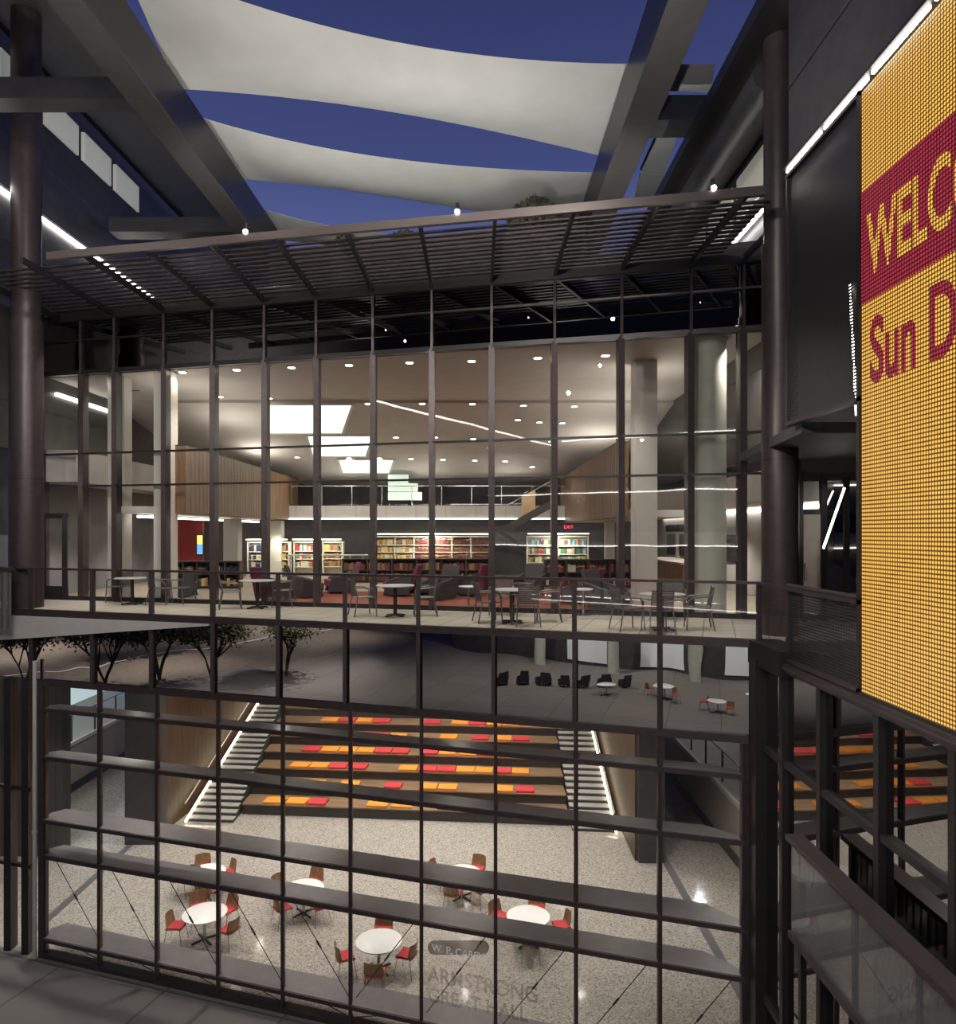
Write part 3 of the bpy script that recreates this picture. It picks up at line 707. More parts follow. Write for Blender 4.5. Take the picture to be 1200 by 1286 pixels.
# balustrade of the outside stair at the lower right
ob = empty('stair_balustrade', (4.9, 8, 2.4), 'long dark slatted balustrade sloping past the lower right glass', 'balustrade')
bx = 4.75
zt = E-bx*.967; zb = E-bx*1.27
MB().box(bx-.10, bx+.16, 3.2, 11.1, zt-.06, zt+.02).build('cap_rail', METAL, ob)
MB().box(bx-.06, bx+.1, 3.2, 11.1, zb-.1, zb).build('bottom_rail', METAL, ob)
MB().box(bx-.008, bx+.008, 3.2, 11.1, zb, zt-.06).build('glass_panel', smoked(), ob)
m = MB(); y = 3.3
while y < 11.1: m.box(bx+.06, bx+.075, y, y+.03, zt-.5, zt-.06); y += .16
m.build('slats', SOFFIT, ob)
for y in (10.9, 8.6, 6.3): MB().box(bx+.03, bx+.12, y-.04, y+.04, 0, zt-.06).build('post', METAL2, ob)

# terrace-level wall with door to the right of the round column (library plane)
def lpw(px): return LP(px)
p = LP(1002); q = LP(1110)
dr = empty('door_1', (*LP(1040), TZ)); struct(dr, 'tall dark framed glass door to the right of the dark round column', 'door')
DP = [1004, 1034, 1062, 1084]
for px in DP:
    x, y = LP(px); MB().box(x-.06, x+.06, y-.05, y+.1, TZ, TZ+3.2).build('jamb', METAL2, dr)
for z in (TZ+.08, TZ+2.45, TZ+3.2):
    MB().wall(LP(1002), LP(1100), .1, z-.06, z+.06).build('rail', METAL2, dr)
MB().wall(LP(1006), LP(1030), .02, TZ+.2, TZ+2.4).build('door_leaf', BEIGE, dr)
MB().wall(LP(1036), LP(1098), .02, TZ+.1, TZ+3.1).build('glass_pane', GLZS, dr)
x, y = LP(1010, -.12); MB().cyl((x, y, TZ+.9), (x, y, TZ+1.3), .015, n=8).build('door_handle', CHROME, dr)
quadwall('wall_right_soffit', *LP(1002, .1), *LP(1130, .1), TZ+3.25, FTOP, .2, PANEL, 'dark wall above the glass door right of the round column')
m = MB(); m.slab([(5.3, 12.0), (9.5, 12.0), (9.5, ly(9.5)), (6.0, ly(6.0))], E+1.62, E+1.8)
struct(m.build('ceiling_right', SOFFIT), 'grey soffit over the terrace corner behind the perforated screen', 'ceiling')
quadwall('wall_right_return', 9.5, 20, 9.5, 3, TZ-.3, E+14, .2, PANEL2, 'dark wall behind the screen side terrace corner')
# level two corridor behind the mesh with a bent light line
o = empty('light_line', (7.6, 14, E+4.3), 'thin bright light line behind the upper perforated screen', 'light')
MB().bar((6.3, 12.2, E+1.95), (6.9, 13.6, E+4.6), .035, .035).build('segment', LED, o)
o = empty('light_line', (7.6, 14, E+1.0), 'thin slanted light line in the glass beside the terrace door', 'light')
MB().bar((7.35, 15.6, E-.35), (7.9, 15.8, E+.95), .03, .03).build('segment', LED, o)
# upper right roof, wall, pipe
m = MB(); m.box(RX-.02, 9, 10, 44, E+9.6, E+9.9)
struct(m.build('roof_right', METAL2), 'dark roof edge above the screen side of the courtyard', 'roof')
m = MB(); m.box(6.9, 7.1, 12.3, 44, E+1.8, E+9.6)
for k in range(5): m.box(6.88, 6.9, 12.3, 44, E+2.5+k*1.5, E+2.53+k*1.5)
struct(m.build('wall_right_far', PANEL), 'dark panelled wall running back above the terrace, screen side', 'wall')
tag(MB().box(6.72, 6.78, 14, 40, E+7.6, E+7.66).build('light_line', LED), 'white light line on the far dark wall seen through the canopy, screen side', 'light')
tag(MB().cyl((5.75, 14.6, E+9.1), (5.75, 30, E+9.1), .28, n=24).build('roof_pipe', PANEL2, smooth=True), 'thick dark round pipe hanging under the roof edge, screen side', 'pipe')
for k in range(5):
    y = 15+k*2.4
    struct(MB().box(6.84, 6.9, y, y+2.0, E+8.2, E+9.3).build('window_upper_right', emis('dim_window_%d' % k, (.85, .82, .72), .12)), 'dim clerestory window, %s along below the screen side roof' % ORD[k], 'window')

# ------------------------------------------------------------------ left building
LX = -12.9
m = MB(); m.box(LX-.3, LX, 8, 44, E+2.3, E+12.1)
for k in range(6): m.box(LX, LX+.02, 8, 44, E+3.6+k*1.45, E+3.63+k*1.45)
struct(m.build('wall_left_upper', PANEL), 'dark panelled wall rising above the terrace on the tree side', 'wall')
tag(MB().box(LX+.02, LX+.09, 10, 32, E+9.2, E+9.28).build('light_line', LED), 'long white light line along the dark wall, tree side', 'light')
for k in range(7):
    y = 13.5+k*2.1
    struct(MB().box(LX-.1, LX+.02, y, y+1.75, E+12.15, E+13.1).build('window_upper_left', emis('clerestory_%d' % k, (.85, .85, .74), .16 if k > 1 else .03)), 'clerestory window, %s along above the dark wall, tree side' % ORD[k], 'window')
m = MB(); m.box(LX-3, -9.7, 8, 44, E+13.8, E+14.1); struct(m.build('roof_left', SOFFIT), 'grey roof soffit over the upper storey, tree side', 'roof')
m = MB(); m.box(LX-.3, LX, 8, 44, E+13.6, E+13.8); struct(m.build('trim_roof_left', METAL2), 'dark rim under the tree side roof', 'trim')
# left terrace-level wall left of facade
struct(MB().wall(LP(40), LP(-160), -.2, TZ, E-.1).build('wall_left_terrace', GREYW), 'grey wall beside the tree side column', 'wall')
struct(MB().wall(LP(40), LP(-160), -.2, E-.1, E+6.2).build('wall_left_terrace_upper', PANEL), 'dark upper wall beside the tree side column', 'wall')
lb = empty('perforated_screen', (-12.6, 17, TZ-.4), 'pale perforated balustrade at the far tree end of the terrace', 'metal screen')
MB().wall(FP(-60, -.5), FP(13, -.5), .03, TZ-.45, TZ+1.02).build('mesh_sheet', meshmat('pale_mesh', (.25, .24, .24), 16, .5), lb)
MB().wall(FP(-60, -.55), FP(13, -.55), .12, TZ+1.02, TZ+1.1).build('hand_rail', METAL, lb)
# lower left outside corner
m = MB(); p = FP(-40); q = FP(40); 
lw_ = empty('window_5', (p[0], p[1], 0)); struct(lw_, 'glass corner bay left of the gridded wall', 'window')
MB().wall(p, q, .02, 0, ZB).build('glass_pane', GLZ, lw_)
for px in (12, 34): x, y = FP(px); MB().box(x-.09, x+.09, y-.1, y+.2, 0, ZB).build('mullion', METAL2, lw_)
for z in (2.2, 4.2): MB().wall((p[0], p[1]-.04), (q[0], q[1]-.04), .1, z, z+.08).build('transom', METAL2, lw_)

# ================================================================== LED SCREEN
scr = empty('video_screen', (RX, 7, E-2.15), 'huge amber and maroon dot matrix video screen on the right wall', 'screen')
SZ0, SZ1, SY0, SY1 = E-2.15, E+5.93, 2.5, 9.9
MB().box(RX-.02, RX+.2, SY0, SY1, SZ0, SZ1).build('display', LEDY, scr)
MB().box(RX-.06, RX+.22, SY1, SY1+.06, SZ0-.05, SZ1+.05).build('side_frame', METAL2, scr)
MB().box(RX-.06, RX+.22, SY0, SY1, SZ0-.08, SZ0).build('bottom_frame', METAL2, scr)
MB().box(RX-.028, RX-.02, SY0, SY1, E+3.06, E+4.57).build('maroon_band', LEDR, scr)
def scrtext(txt, y_left, z_base, cap, y_next, nref, mat, xoff):
    o = font('lettering', txt, 1, mat, scr, (RX-xoff, y_left, z_base), (math.pi/2, 0, -math.pi/2), .003, 1, .020)
    k = font('measure', txt[:nref]+'|', 1, mat, None, (0, 0, 0), (0, 0, 0)); adv = max(v.co.x for v in k.data.vertices); bpy.data.objects.remove(k)
    o.scale = ((y_left-y_next)/adv, cap/.70, 1)
    return o
scrtext('WELCOME', 9.72, E+3.40, .80, 8.32, 3, LEDY, .034)
scrtext('Sun Devils', 9.66, E+1.97, .83, 8.30, 4, LEDR, .034)

# ================================================================== LIBRARY INTERIOR
LB = 35.6
m = MB(); m.slab([(-13.5, ly(-13.5)+.25), (9.4, ly(9.4)+.25), (9.4, LB+4), (-13.5, LB+4)], TZ-.28, TZ-.001)
struct(m.build('floor_library', LIBF), 'pale floor of the library reading room', 'floor')
m = MB(); m.slab([(-6.2, 21.2), (5.0, ly(5.0)+.5), (5.0, 24.5), (1.5, 31), (-.2, 31), (-.4, 24.6), (-6.2, 24.6)], TZ, TZ+.006)
tag(m.build('carpet', CARP), 'rust red carpet area behind the library glass', 'carpet')
# ceiling: level part then falling part
CRY = 25.8; CZ0 = HEAD-.03; CZ1 = E+2.45
m = MB()
m.slab([(-13.4, ly(-13.4)+.3), (9.3, ly(9.3)+.3), (9.3, CRY), (-13.4, CRY)], CZ0, CZ0+.15)
ci = struct(m.build('ceiling', CEILM), 'pale plaster ceiling just behind the library glass', 'ceiling')
m = MB(); y0, y1 = CRY, 37.0
m.hexa([(-13.4, y0, CZ0-.10), (9.3, y0, CZ0-.10), (9.3, y1, CZ1-.1), (-13.4, y1, CZ1-.1)], [(-13.4, y0, CZ0+.1), (9.3, y0, CZ0+.1), (9.3, y1, CZ1+.1), (-13.4, y1, CZ1+.1)])
cj = struct(m.build('ceiling_rear', CEILM), 'pale plaster ceiling falling towards the back of the library', 'ceiling')
def ceilz(y): return CZ0 if y < CRY else (CZ0-.10)+(CZ1-CZ0)*(y-CRY)/(37-CRY)
def on_ceiling(px, py):
    lo, hi = 16., 37.
    Y = (CZ0-E)*F/(HY-py)
    if Y > CRY-.15:
        for _ in range(60):
            mid = (lo+hi)/2; yy = HY-(ceilz(mid)-E)*F/mid
            if mid < CRY: lo = mid; continue
            if yy < py: lo = mid
            else: hi = mid
        Y = max((lo+hi)/2, CRY+.03)
    return ((px-CX)/F*Y, Y, ceilz(Y))
DL = [[(229, 467), (297, 464), (366, 461), (438, 458), (514, 455), (592, 453), (675, 449), (760, 446)],
      [(276, 498), (338, 500), (462, 504), (530, 506), (593, 507), (657, 509), (721, 510)],
      [(350, 544), (447, 547), (497, 549), (546, 549), (594, 551), (643, 553), (650, 527), (677, 530), (706, 531), (692, 554)],
      [(373, 574), (438, 575), (476, 575), (516, 576), (556, 577), (596, 578), (634, 579), (668, 586)]]
RN = ['row nearest the glass', 'second row from the glass', 'third row from the glass', 'rear row']
dproto = None
for r, row in enumerate(DL):
    row = sorted(row)
    for i, (px, py) in enumerate(row):
        x, y, z = on_ceiling(px, py)
        if dproto is None:
            dproto = empty('downlight', (x, y, z), '', 'downlight'); 
            MB().lathe([(.13, -.018), (.14, -.01), (.14, 0)], n=20).build('trim_ring', WHITE, dproto, True, local=True)
            MB().cyl((0, 0, -.024), (0, 0, -.012), .10, n=20).build('lens', LAMP, dproto, local=True)
            o = dproto
        else: o = copy_tree(dproto); o.location = (x, y, z)
        tag(o, 'round recessed ceiling downlight, %s from the tree side in the %s' % (ORD[i], RN[r]), 'downlight', 'library downlights')
        if (i % 2 == 0): light('SPOT', (x, y, z-.06), 60, (1, .88, .72), .12, (x, y, 0), 140, .6)
# skylights
SK = [((335, 503), (443, 503), (430, 543), (335, 543)), ((385, 546), (468, 546), (460, 572), (392, 572)), ((424, 576), (495, 576), (489, 593), (430, 593))]
for i, q in enumerate(SK):
    P = [Vector(on_ceiling(*c)) for c in q]
    r = empty('skylight', ((P[0]+P[2])/2), 'glowing rectangular ceiling coffer, %s from the library glass' % ORD[i], 'skylight', 'glowing coffers in the library ceiling')
    dn = Vector((0, 0, -.03)); up = Vector((0, 0, -.012))
    m = MB(); m.hexa([p+dn for p in P], [p+up for p in P]); m.build('diffuser', SKYL, r)
    m = MB()
    for k in range(4): m.bar(P[k]+Vector((0, 0, -.03)), P[(k+1) % 4]+Vector((0, 0, -.03)), .10, .08)
    m.build('frame', WHITE, r)
# hanging lantern stack at the rear (lit light well)
r = empty('light_well', PX(510, 640, 34.5), 'stepped glowing glass light well hanging over the back balcony', 'light well')
for (a, b_, c, d, Y) in ((487, 512, 596, 606, 34.2), (487, 524, 607, 617, 34.3), (487, 529, 618, 628, 34.4)):
    p = PX(a, d, Y); q = PX(b_, c, Y); MB().box(p.x, q.x, Y, Y+.25, p.z, q.z).build('tier', emis('well_%d' % a, (.86, 1, .9), .55), r)
# timber balcony boxes
def woodbox(x0, x1, y0, y1, z0, z1, lab):
    r = empty('timber_balcony', ((x0+x1)/2, (y0+y1)/2, z0)); struct(r, lab, 'balcony')
    MB().box(x0, x1, y0, y1, z0, z1).build('timber_cladding', WOODP, r)
    w_ = 1.6 if x0 < 0 else -1.9
    MB().box(min(x0, x0-w_) if x0 < 0 else x1, x0 if x0 < 0 else x1+1.9, y0+.1, y1-.1, z0, z0+.2).build('soffit', WHITE, r)
    MB().box(x0, x1, y0, y1, z1, z1+.03).build('coping', METAL2, r)
    m = MB(); yy = y0+.4; xs = x1 if x1 < 0 else x0
    while yy < y1: m.box(xs-.004, xs+.004, yy, yy+.012, z0, z1); yy += .32
    m.build('panel_joints', METAL2, r)
    return r
woodbox(-8.9, -8.5, 21.3, 34.6, E+.55, E+2.5, 'long timber clad balcony box on the tree side of the library')
woodbox(3.9, 4.22, 20.5, 34.6, E+.42, E+2.5, 'long timber clad balcony box on the screen side of the library')
for x, y, w, d, lab in ((-9.05, 20.85+.4, .5, .5, 'pale square column left of the timber balcony, nearest the glass'), (-9.2, 27.5, .55, .5, 'pale square column under the tree side balcony, middle'),
                     (-8.9, 32.5, .5, .5, 'pale square column under the tree side balcony, farthest'), (-10.75, 22.0, .5, .5, 'pale square column beside the maroon wall'),
                     (4.55, 20.1, .6, .6, 'pale square column below the screen side timber balcony'), (5.2, 29.0, .35, .4, 'slim pale column deep in the screen side aisle')):
    h = ceilz(y)
    if -10 < x < -8.8 and y > 22: h = E+.5
    if x > 5: h = E+.4
    struct(MB().box(x-w/2, x+w/2, y-d/2, y+d/2, TZ, h).build('square_column', WHITE, bevel=.015), lab, 'column')
x, Y = (890-CX)/F*17.7, 17.7
c = empty('white_column', (x, Y, TZ)); struct(c, 'fat pale round column just inside the library glass', 'column')
MB().cyl((x, Y, TZ), (x, Y, HEAD-.05), .40, n=48).build('shaft', COLM, c, True)
MB().cyl((x, Y, HEAD-.09), (x, Y, HEAD-.03), .44, n=48).build('collar', WHITE, c, True)
# side walls of the library
quadwall('wall_library_left', -13.3, ly(-13.3)+.3, -13.3, 40, TZ, HEAD, .15, GREYW, 'grey wall along the tree side of the library')
quadwall('wall_library_right', 8.6, 40, 8.6, ly(8.6)+.3, TZ, HEAD, .15, OFFW, 'pale wall along the screen side of the library')
quadwall('wall_library_back', 9.2, LB, -13.4, LB, TZ, E+.55, -.2, GREYW, 'grey back wall of the library below the balcony')
quadwall('wall_library_upper_back', 9.2, 37.0, -13.4, 37.0, E+.5, E+4.8, -.2, PANEL2, 'dark back wall above the balcony')
# upper storey slab on left with maroon panels
m = MB(); m.box(-13.2, -12.0, ly(-11)+.6, 36, E+1.5, E+2.45); struct(m.build('gallery_slab', OFFW), 'pale gallery parapet behind the timber balcony, tree side', 'gallery')
m = MB(); m.box(6.9, 8.6, 17.6, 34, E+.75, E+1.5); struct(m.build('gallery_slab', OFFW), 'pale gallery parapet on the screen side wall above the library name', 'gallery')
for (y0, y1, z0, z1, mt, lab) in ((22.6, 24.2, E+2.5, E+4.4, MAROON, 'maroon wall panel on the upper gallery, nearest'), (25.5, 29.5, E+2.6, E+3.9, METAL2, 'dark opening in the upper gallery wall'),
                             ):
    struct(MB().box(-13.14, -13.1+.02, y0, y1, z0, z1).build('wall_panel', mt), lab, 'wall panel')
m = MB(); m.box(-12.6, -11.2, 29.8, 29.95, TZ, E+.55); struct(m.build('red_wall', REDW), 'plain red wall under the tree side gallery', 'wall')
m = MB(); x0 = (247-CX)/F*29.7; m.box(x0, x0+.28, 29.66, 29.72, TZ+1.05, TZ+1.9)
sg = tag(m.build('info_display', METAL2), 'narrow upright display with yellow and blue image beside the red wall', 'display')
MB().box(x0+.03, x0+.25, 29.65, 29.66, TZ+1.5, TZ+1.86).build('upper_image', emis('yellow_image', (.9, .8, .2), 1.2), sg)
MB().box(x0+.03, x0+.25, 29.65, 29.66, TZ+1.1, TZ+1.5).build('lower_image', emis('blue_image', (.15, .45, .9), 1.2), sg)
tag(MB().box(-10.25, -10.15, ly(-10)+1, 34, E+.43, E+.50).build('light_line', LEDI), 'cove light line below the tree side timber balcony', 'light')
tag(MB().box(-12.9, -12.8, ly(-12)+.8, 26, E+4.15, E+4.25).build('light_line', LEDI), 'light line high on the tree side library wall', 'light')
tag(MB().box(8.45, 8.53, ly(8)+.5, 34, E+.60, E+.70).build('light_line', LEDI), 'cove light line above the library name, screen side', 'light')
tag(MB().box(8.45, 8.53, 19, 25.5, E+4.35, E+4.45).build('light_line', LEDI), 'upper light line on the screen side library wall', 'light')
# name on right wall
r = empty('wall_sign', (8.5, 27, E), 'metal letters naming the library on the screen side wall', 'sign')
font('lettering', 'ROSS-BLAKLEY LAW LIBRARY', .42, METAL2, r, (8.52, 33.2, E+.02), (math.pi/2, 0, -math.pi/2), .02, .98)
# service counter / dark openings on right wall
struct(MB().box(8.5, 8.56, 24, 33, TZ+1.0, TZ+2.0-.1).build('window_aisle', METAL2), 'dark strip window below the library name', 'window')
for y in (26, 28.4, 31): struct(MB().box(8.42, 8.55, y, y+.25, TZ+.9, TZ+2).build('trim_pier', WHITE), 'slim white pier in the strip window, %s from the library glass' % ORD[[26, 28.4, 31].index(y)], 'pier')
cn = empty('service_counter', (6.9, 24.5, TZ), 'long timber faced service counter behind the round pale column', 'counter')
MB().box(6.3, 7.2, 22.5, 27.5, TZ, TZ+1.0).build('front_panel', WOODP, cn); MB().box(6.2, 7.3, 22.4, 27.6, TZ+1.0, TZ+1.05).build('counter_top', BEIGE, cn)
struct(MB().box(8.48, 8.55, 18.9, 20.6, TZ, TZ+2.2).build('door_2', METAL2), 'dark door in the screen side library wall behind the round column', 'door')

# back balcony
bs = empty('back_balcony', (-3, 33, E+.5)); struct(bs, 'pale balcony running across the back of the library', 'balcony')
MB().box(-8.5, 3.9, 33.0, 37, E+.60, E+1.18).build('fascia', OFFW, bs)
m = MB(); 
for k in range(9): m.box(-8.2+k*1.35, -8.19+k*1.35, 32.99, 33, E+.6, E+1.18)
m.build('fascia_joints', METAL2, bs)
MB().box(-8.5, 3.9, 32.96, 33.02, E+.56, E+.61).build('light_strip', LEDI, bs)
rl = empty('glass_balustrade', (-3, 33.05, E+1.18), 'glass balustrade along the back balcony of the library', 'balustrade')
MB().box(-8.5, 3.9, 33.04, 33.06, E+1.18, E+2.05).build('glass_panel', GLZR, rl)
MB().box(-8.5, 3.9, 33.02, 33.08, E+2.05, E+2.09).build('hand_rail', CHROME, rl)
for k in range(10): MB().box(-8.4+k*1.35, -8.37+k*1.35, 33.02, 33.08, E+1.18, E+2.05).build('post', CHROME, rl)
# stair of the library
st = empty('library_stair', PX(630, 672, 31), 'steel stair with glass sides rising to the right onto the back balcony', 'staircase')
Ys = 31.2
a = PX(566, 668, Ys); c = PX(668, 668, Ys); top = PX(688, 632, Ys)
lz = PX(600, 668, Ys).z
MB().box(a.x, c.x-.9, Ys, Ys+1.4, lz, lz+.22).build('landing', SOFFIT, st)
s0 = Vector((PX(636, 668, Ys).x, Ys, lz+.12)); s1 = Vector((PX(698, 628, Ys).x, Ys, PX(698, 630, Ys).z))
for yy in (0, 1.3): MB().bar(s0+Vector((0, yy, 0)), s1+Vector((0, yy, 0)), .06, .30).build('stringer', SOFFIT, st)
for k in range(10):
    p = s0.lerp(s1, (k+.5)/10); MB().box(p.x-.12, p.x+.12, Ys+.03, Ys+1.27, p.z-.02, p.z+.03).build('step', GREYW, st)
MB().bar(s0+Vector((0, 0, 1.0)), s1+Vector((0, 0, 1.0)), .05, .05).build('hand_rail', CHROME, st)
g0, g1 = s0, s1
m = MB(); m.add([g0+Vector((0, -.01, .15)), g1+Vector((0, -.01, .15)), g1+Vector((0, -.01, .98)), g0+Vector((0, -.01, .98)), g0+Vector((0, .01, .15)), g1+Vector((0, .01, .15)), g1+Vector((0, .01, .98)), g0+Vector((0, .01, .98))],
     [(0, 1, 2, 3), (7, 6, 5, 4), (0, 4, 5, 1), (3, 2, 6, 7), (0, 3, 7, 4), (1, 5, 6, 2)]); m.build('glass_side', GLZR, st)
f0, f1 = s0.lerp(s1, .30), s0.lerp(s1, .58)
m = MB(); m.add([f0+Vector((0, -.03, .2)), f1+Vector((0, -.03, .2)), f1+Vector((0, -.03, 1.02)), f0+Vector((0, -.03, 1.02)), f0+Vector((0, -.06, .2)), f1+Vector((0, -.06, .2)), f1+Vector((0, -.06, 1.02)), f0+Vector((0, -.06, 1.02))],
     [(0, 1, 2, 3), (7, 6, 5, 4), (0, 4, 5, 1), (3, 2, 6, 7), (0, 3, 7, 4), (1, 5, 6, 2)]); m.build('timber_panel', pbr('pale_timber', (.50, .36, .20), .5, 0, .1, 5), st)
MB().box(a.x, s0.x, Ys-.01, Ys+.01, lz+.25, lz+1.15).build('landing_glass', GLZR, st)
MB().box(a.x, s0.x, Ys-.03, Ys+.03, lz+1.15, lz+1.19).build('landing_rail', CHROME, st)
s2 = Vector((PX(655, 690, Ys).x, Ys+1.3, TZ+.05)); MB().bar(Vector((s0.x-.2, Ys+1.9, lz)), Vector((s0.x+2.6, Ys+1.9, TZ+.1)), .8, .16).build('lower_flight', SOFFIT, st)

# ---------------------------------------------------------------- bookcases
SHELFW = pbr('white_shelf', (.75, .72, .62), .5, 0, .04, 5)
BK = {}
for n_, c in (('tan', (.34, .19, .08)), ('brown', (.16, .07, .04)), ('maroonb', (.13, .025, .03)), ('gold', (.62, .47, .14)), ('navy', (.02, .04, .12)), ('ivory', (.62, .60, .52)),
              ('tealb', (.05, .20, .24)), ('redb', (.42, .04, .04)), ('skyb', (.10, .32, .60)), ('blackb', (.02, .02, .025)), ('greenb', (.07, .22, .07))):
    BK[n_] = pbr('book_'+n_, c, .6, 0, .1, 20)
LITB = emis('shelf_light', (1, .95, .75), 2.6)
bookmesh = {}
NBOOK = [0]
def book(mat, w, h, d, loc, label, group):
    key = mat
    if key not in bookmesh:
        m = MB(); m.box(-.5, .5, 0, 1, 0, 1); m.box(-.5, .5, -.02, 0, .72, .80, 1)
        o = m.build('book', [BK[mat], BK['gold']], local=True); bookmesh[key] = o
    else: o = bookmesh[key].copy(); COL.objects.link(o)
    o.location = loc; o.scale = (w, d, h); NBOOK[0] += 1
    return tag(o, label, 'book', group)
def bookcase(name, x0, x1, y, z0, zs, h, colf, lab, shortn, nb, lit=True, step=.045, bays=5, names=None, depth=.35):
    """shelf boards at zs, upright dividers, then individual books for the first nb, the rest one mass"""
    r = empty(name, ((x0+x1)/2, y, z0), lab, 'bookcase')
    ztop = zs[-1]+h+.05
    MB().box(x0, x1, y+depth, y+depth+.04, z0, ztop).build('back_panel', SHELFW if lit else METAL2, r)
    for z in zs: MB().box(x0, x1, y-.02, y+depth, z-.035, z).build('shelf', SHELFW if lit else WOODD, r)
    for k in range(bays+1):
        x = x0+(x1-x0)*k/bays; MB().box(x-.03, x+.03, y-.01, y+depth, z0, ztop).build('upright', SHELFW if lit else WOODD, r)
    MB().box(x0-.03, x1+.03, y-.05, y+depth+.05, ztop, ztop+.05).build('top_board', SHELFW if lit else METAL2, r)
    if lit: MB().box(x0, x1, y-.30, y-.24, ztop+.12, ztop+.17).build('light_strip', LITB, r); light('AREA', ((x0+x1)/2, y-.5, ztop+.1), 24*(x1-x0)*.6, (1, .93, .75), .4, ((x0+x1)/2, y+.2, z0+.6))
    mass = {}
    cnt = 0
    for si, z in enumerate(zs):
        for k in range(bays):
            xa = x0+(x1-x0)*k/bays+.05; xb = x0+(x1-x0)*(k+1)/bays-.05
            x = xa
            while x < xb:
                w = step*random.uniform(.75, 1.3); hh = h*random.uniform(.62, .86); mt = colf(si, k, x)
                if x+w > xb: break
                if cnt < nb:
                    book(mt, w*.93, hh, depth*.7, (x+w/2, y+.02, z), '%s-spined book on the %s shelf of the %s' % (names.get(mt, mt) if names else mt, ['lowest', 'second', 'third', 'fourth', 'fifth'][si], shortn), 'books in the '+shortn)
                    cnt += 1
                else: mass.setdefault(mt, MB()).box(x, x+w*.93, y+.02, y+depth*.7, z, z+hh)
                x += w
    if mass:
        allm = MB(); mats = []
        for i, (k_, mb) in enumerate(mass.items()):
            mats.append(BK[k_]); allm.add(mb.v, mb.f, i)
        o = allm.build('row_of_books', mats, origin=((x0+x1)/2, y, zs[0])); tag(o, 'packed rows of %s' % ('books filling the '+shortn), 'books', None, 'stuff')
    return r
names = {'tan': 'tan', 'brown': 'brown', 'maroonb': 'maroon', 'gold': 'gold', 'navy': 'navy', 'ivory': 'ivory', 'tealb': 'teal', 'redb': 'red', 'skyb': 'blue', 'blackb': 'black', 'greenb': 'green'}
YB = 33.6
def bx_(px, Y): return (px-CX)/F*Y
# long lit case
bookcase('bookcase', bx_(472, YB), bx_(615, YB), YB, TZ, [TZ+.75, TZ+1.08, TZ+1.41], .30, lambda s, k, x: random.choice(['tan', 'tan', 'gold', 'ivory']) if k < 2 else random.choice(['maroonb', 'brown', 'maroonb']),
         'long glowing bookcase of tan and maroon volumes on the back wall', 'long glowing back wall bookcase', 90, bays=6, names=names, step=.09)
Y2 = 31.5
bookcase('bookcase', bx_(662, Y2), bx_(738, Y2), Y2, TZ, [TZ+.35, TZ+.70, TZ+1.05, TZ+1.40], .33, lambda s, k, x: random.choice(['ivory', 'redb', 'skyb', 'greenb', 'navy', 'gold', 'ivory', 'tealb']),
         'glowing bookcase of mixed coloured books right of the stair', 'mixed colour bookcase right of the stair', 70, bays=2, names=names, step=.08)
Y3 = 32.0
for j, (a_, c_, lab) in enumerate(((311, 336, 'dark blue and white volumes'), (341, 360, 'tan volumes'), (364, 395, 'mixed volumes'), (399, 424, 'brown volumes'))):
    pal = [['navy', 'ivory', 'navy'], ['tan', 'gold', 'tan'], ['ivory', 'tan', 'tealb', 'redb'], ['tan', 'brown', 'gold']][j]
    bookcase('bookcase', bx_(a_, Y3), bx_(c_, Y3), Y3+j*.35, TZ, [TZ+.45, TZ+.80, TZ+1.15], .32, (lambda p: (lambda s, k, x: random.choice(p)))(pal),
             'short glowing bookcase of %s under the tree side balcony' % lab, 'short bookcase of %s' % lab, 12, bays=1, names=names, step=.10)
# low dark cases
bookcase('low_bookcase', bx_(430, 29), bx_(616, 29), 29.0, TZ, [TZ+.08, TZ+.50], .34, lambda s, k, x: random.choice(['brown', 'tan', 'brown', 'maroonb']), 'low dark bookcase full of brown volumes before the back wall', 'low brown bookcase before the back wall', 50, lit=False, bays=6, names=names, step=.09)
bookcase('low_bookcase', bx_(684, 26.5), bx_(793, 26.5), 26.5, TZ, [TZ+.08, TZ+.55], .36, lambda s, k, x: random.choice(['blackb', 'maroonb', 'ivory', 'brown', 'blackb', 'redb']), 'low dark bookcase of black and maroon volumes, screen side', 'low black and maroon bookcase', 50, lit=False, bays=4, names=names, step=.08)
bookcase('low_bookcase', bx_(212, 26), bx_(300, 26), 26.0, TZ, [TZ+.08, TZ+.52], .34, lambda s, k, x: random.choice(['navy', 'tan', 'gold', 'blackb', 'navy']), 'low dark bookcase of navy and tan volumes, tree side', 'low navy and tan bookcase', 24, lit=False, bays=5, names=names, step=.10)

# low white reading tables left rear
rt = empty('reading_table', (bx_(420, 30.5), 30.5, TZ), 'long thin white reading table before the grey back wall', 'table')
MB().box(bx_(360, 30.5), bx_(460, 30.5), 30.3, 31.0, TZ+1.0, TZ+1.05).build('table_top', WHITE, rt)
for px in (365, 402, 440, 456): MB().box(bx_(px, 30.5)-.03, bx_(px, 30.5)+.03, 30.35, 30.42, TZ, TZ+1.0).build('leg', WHITE, rt)

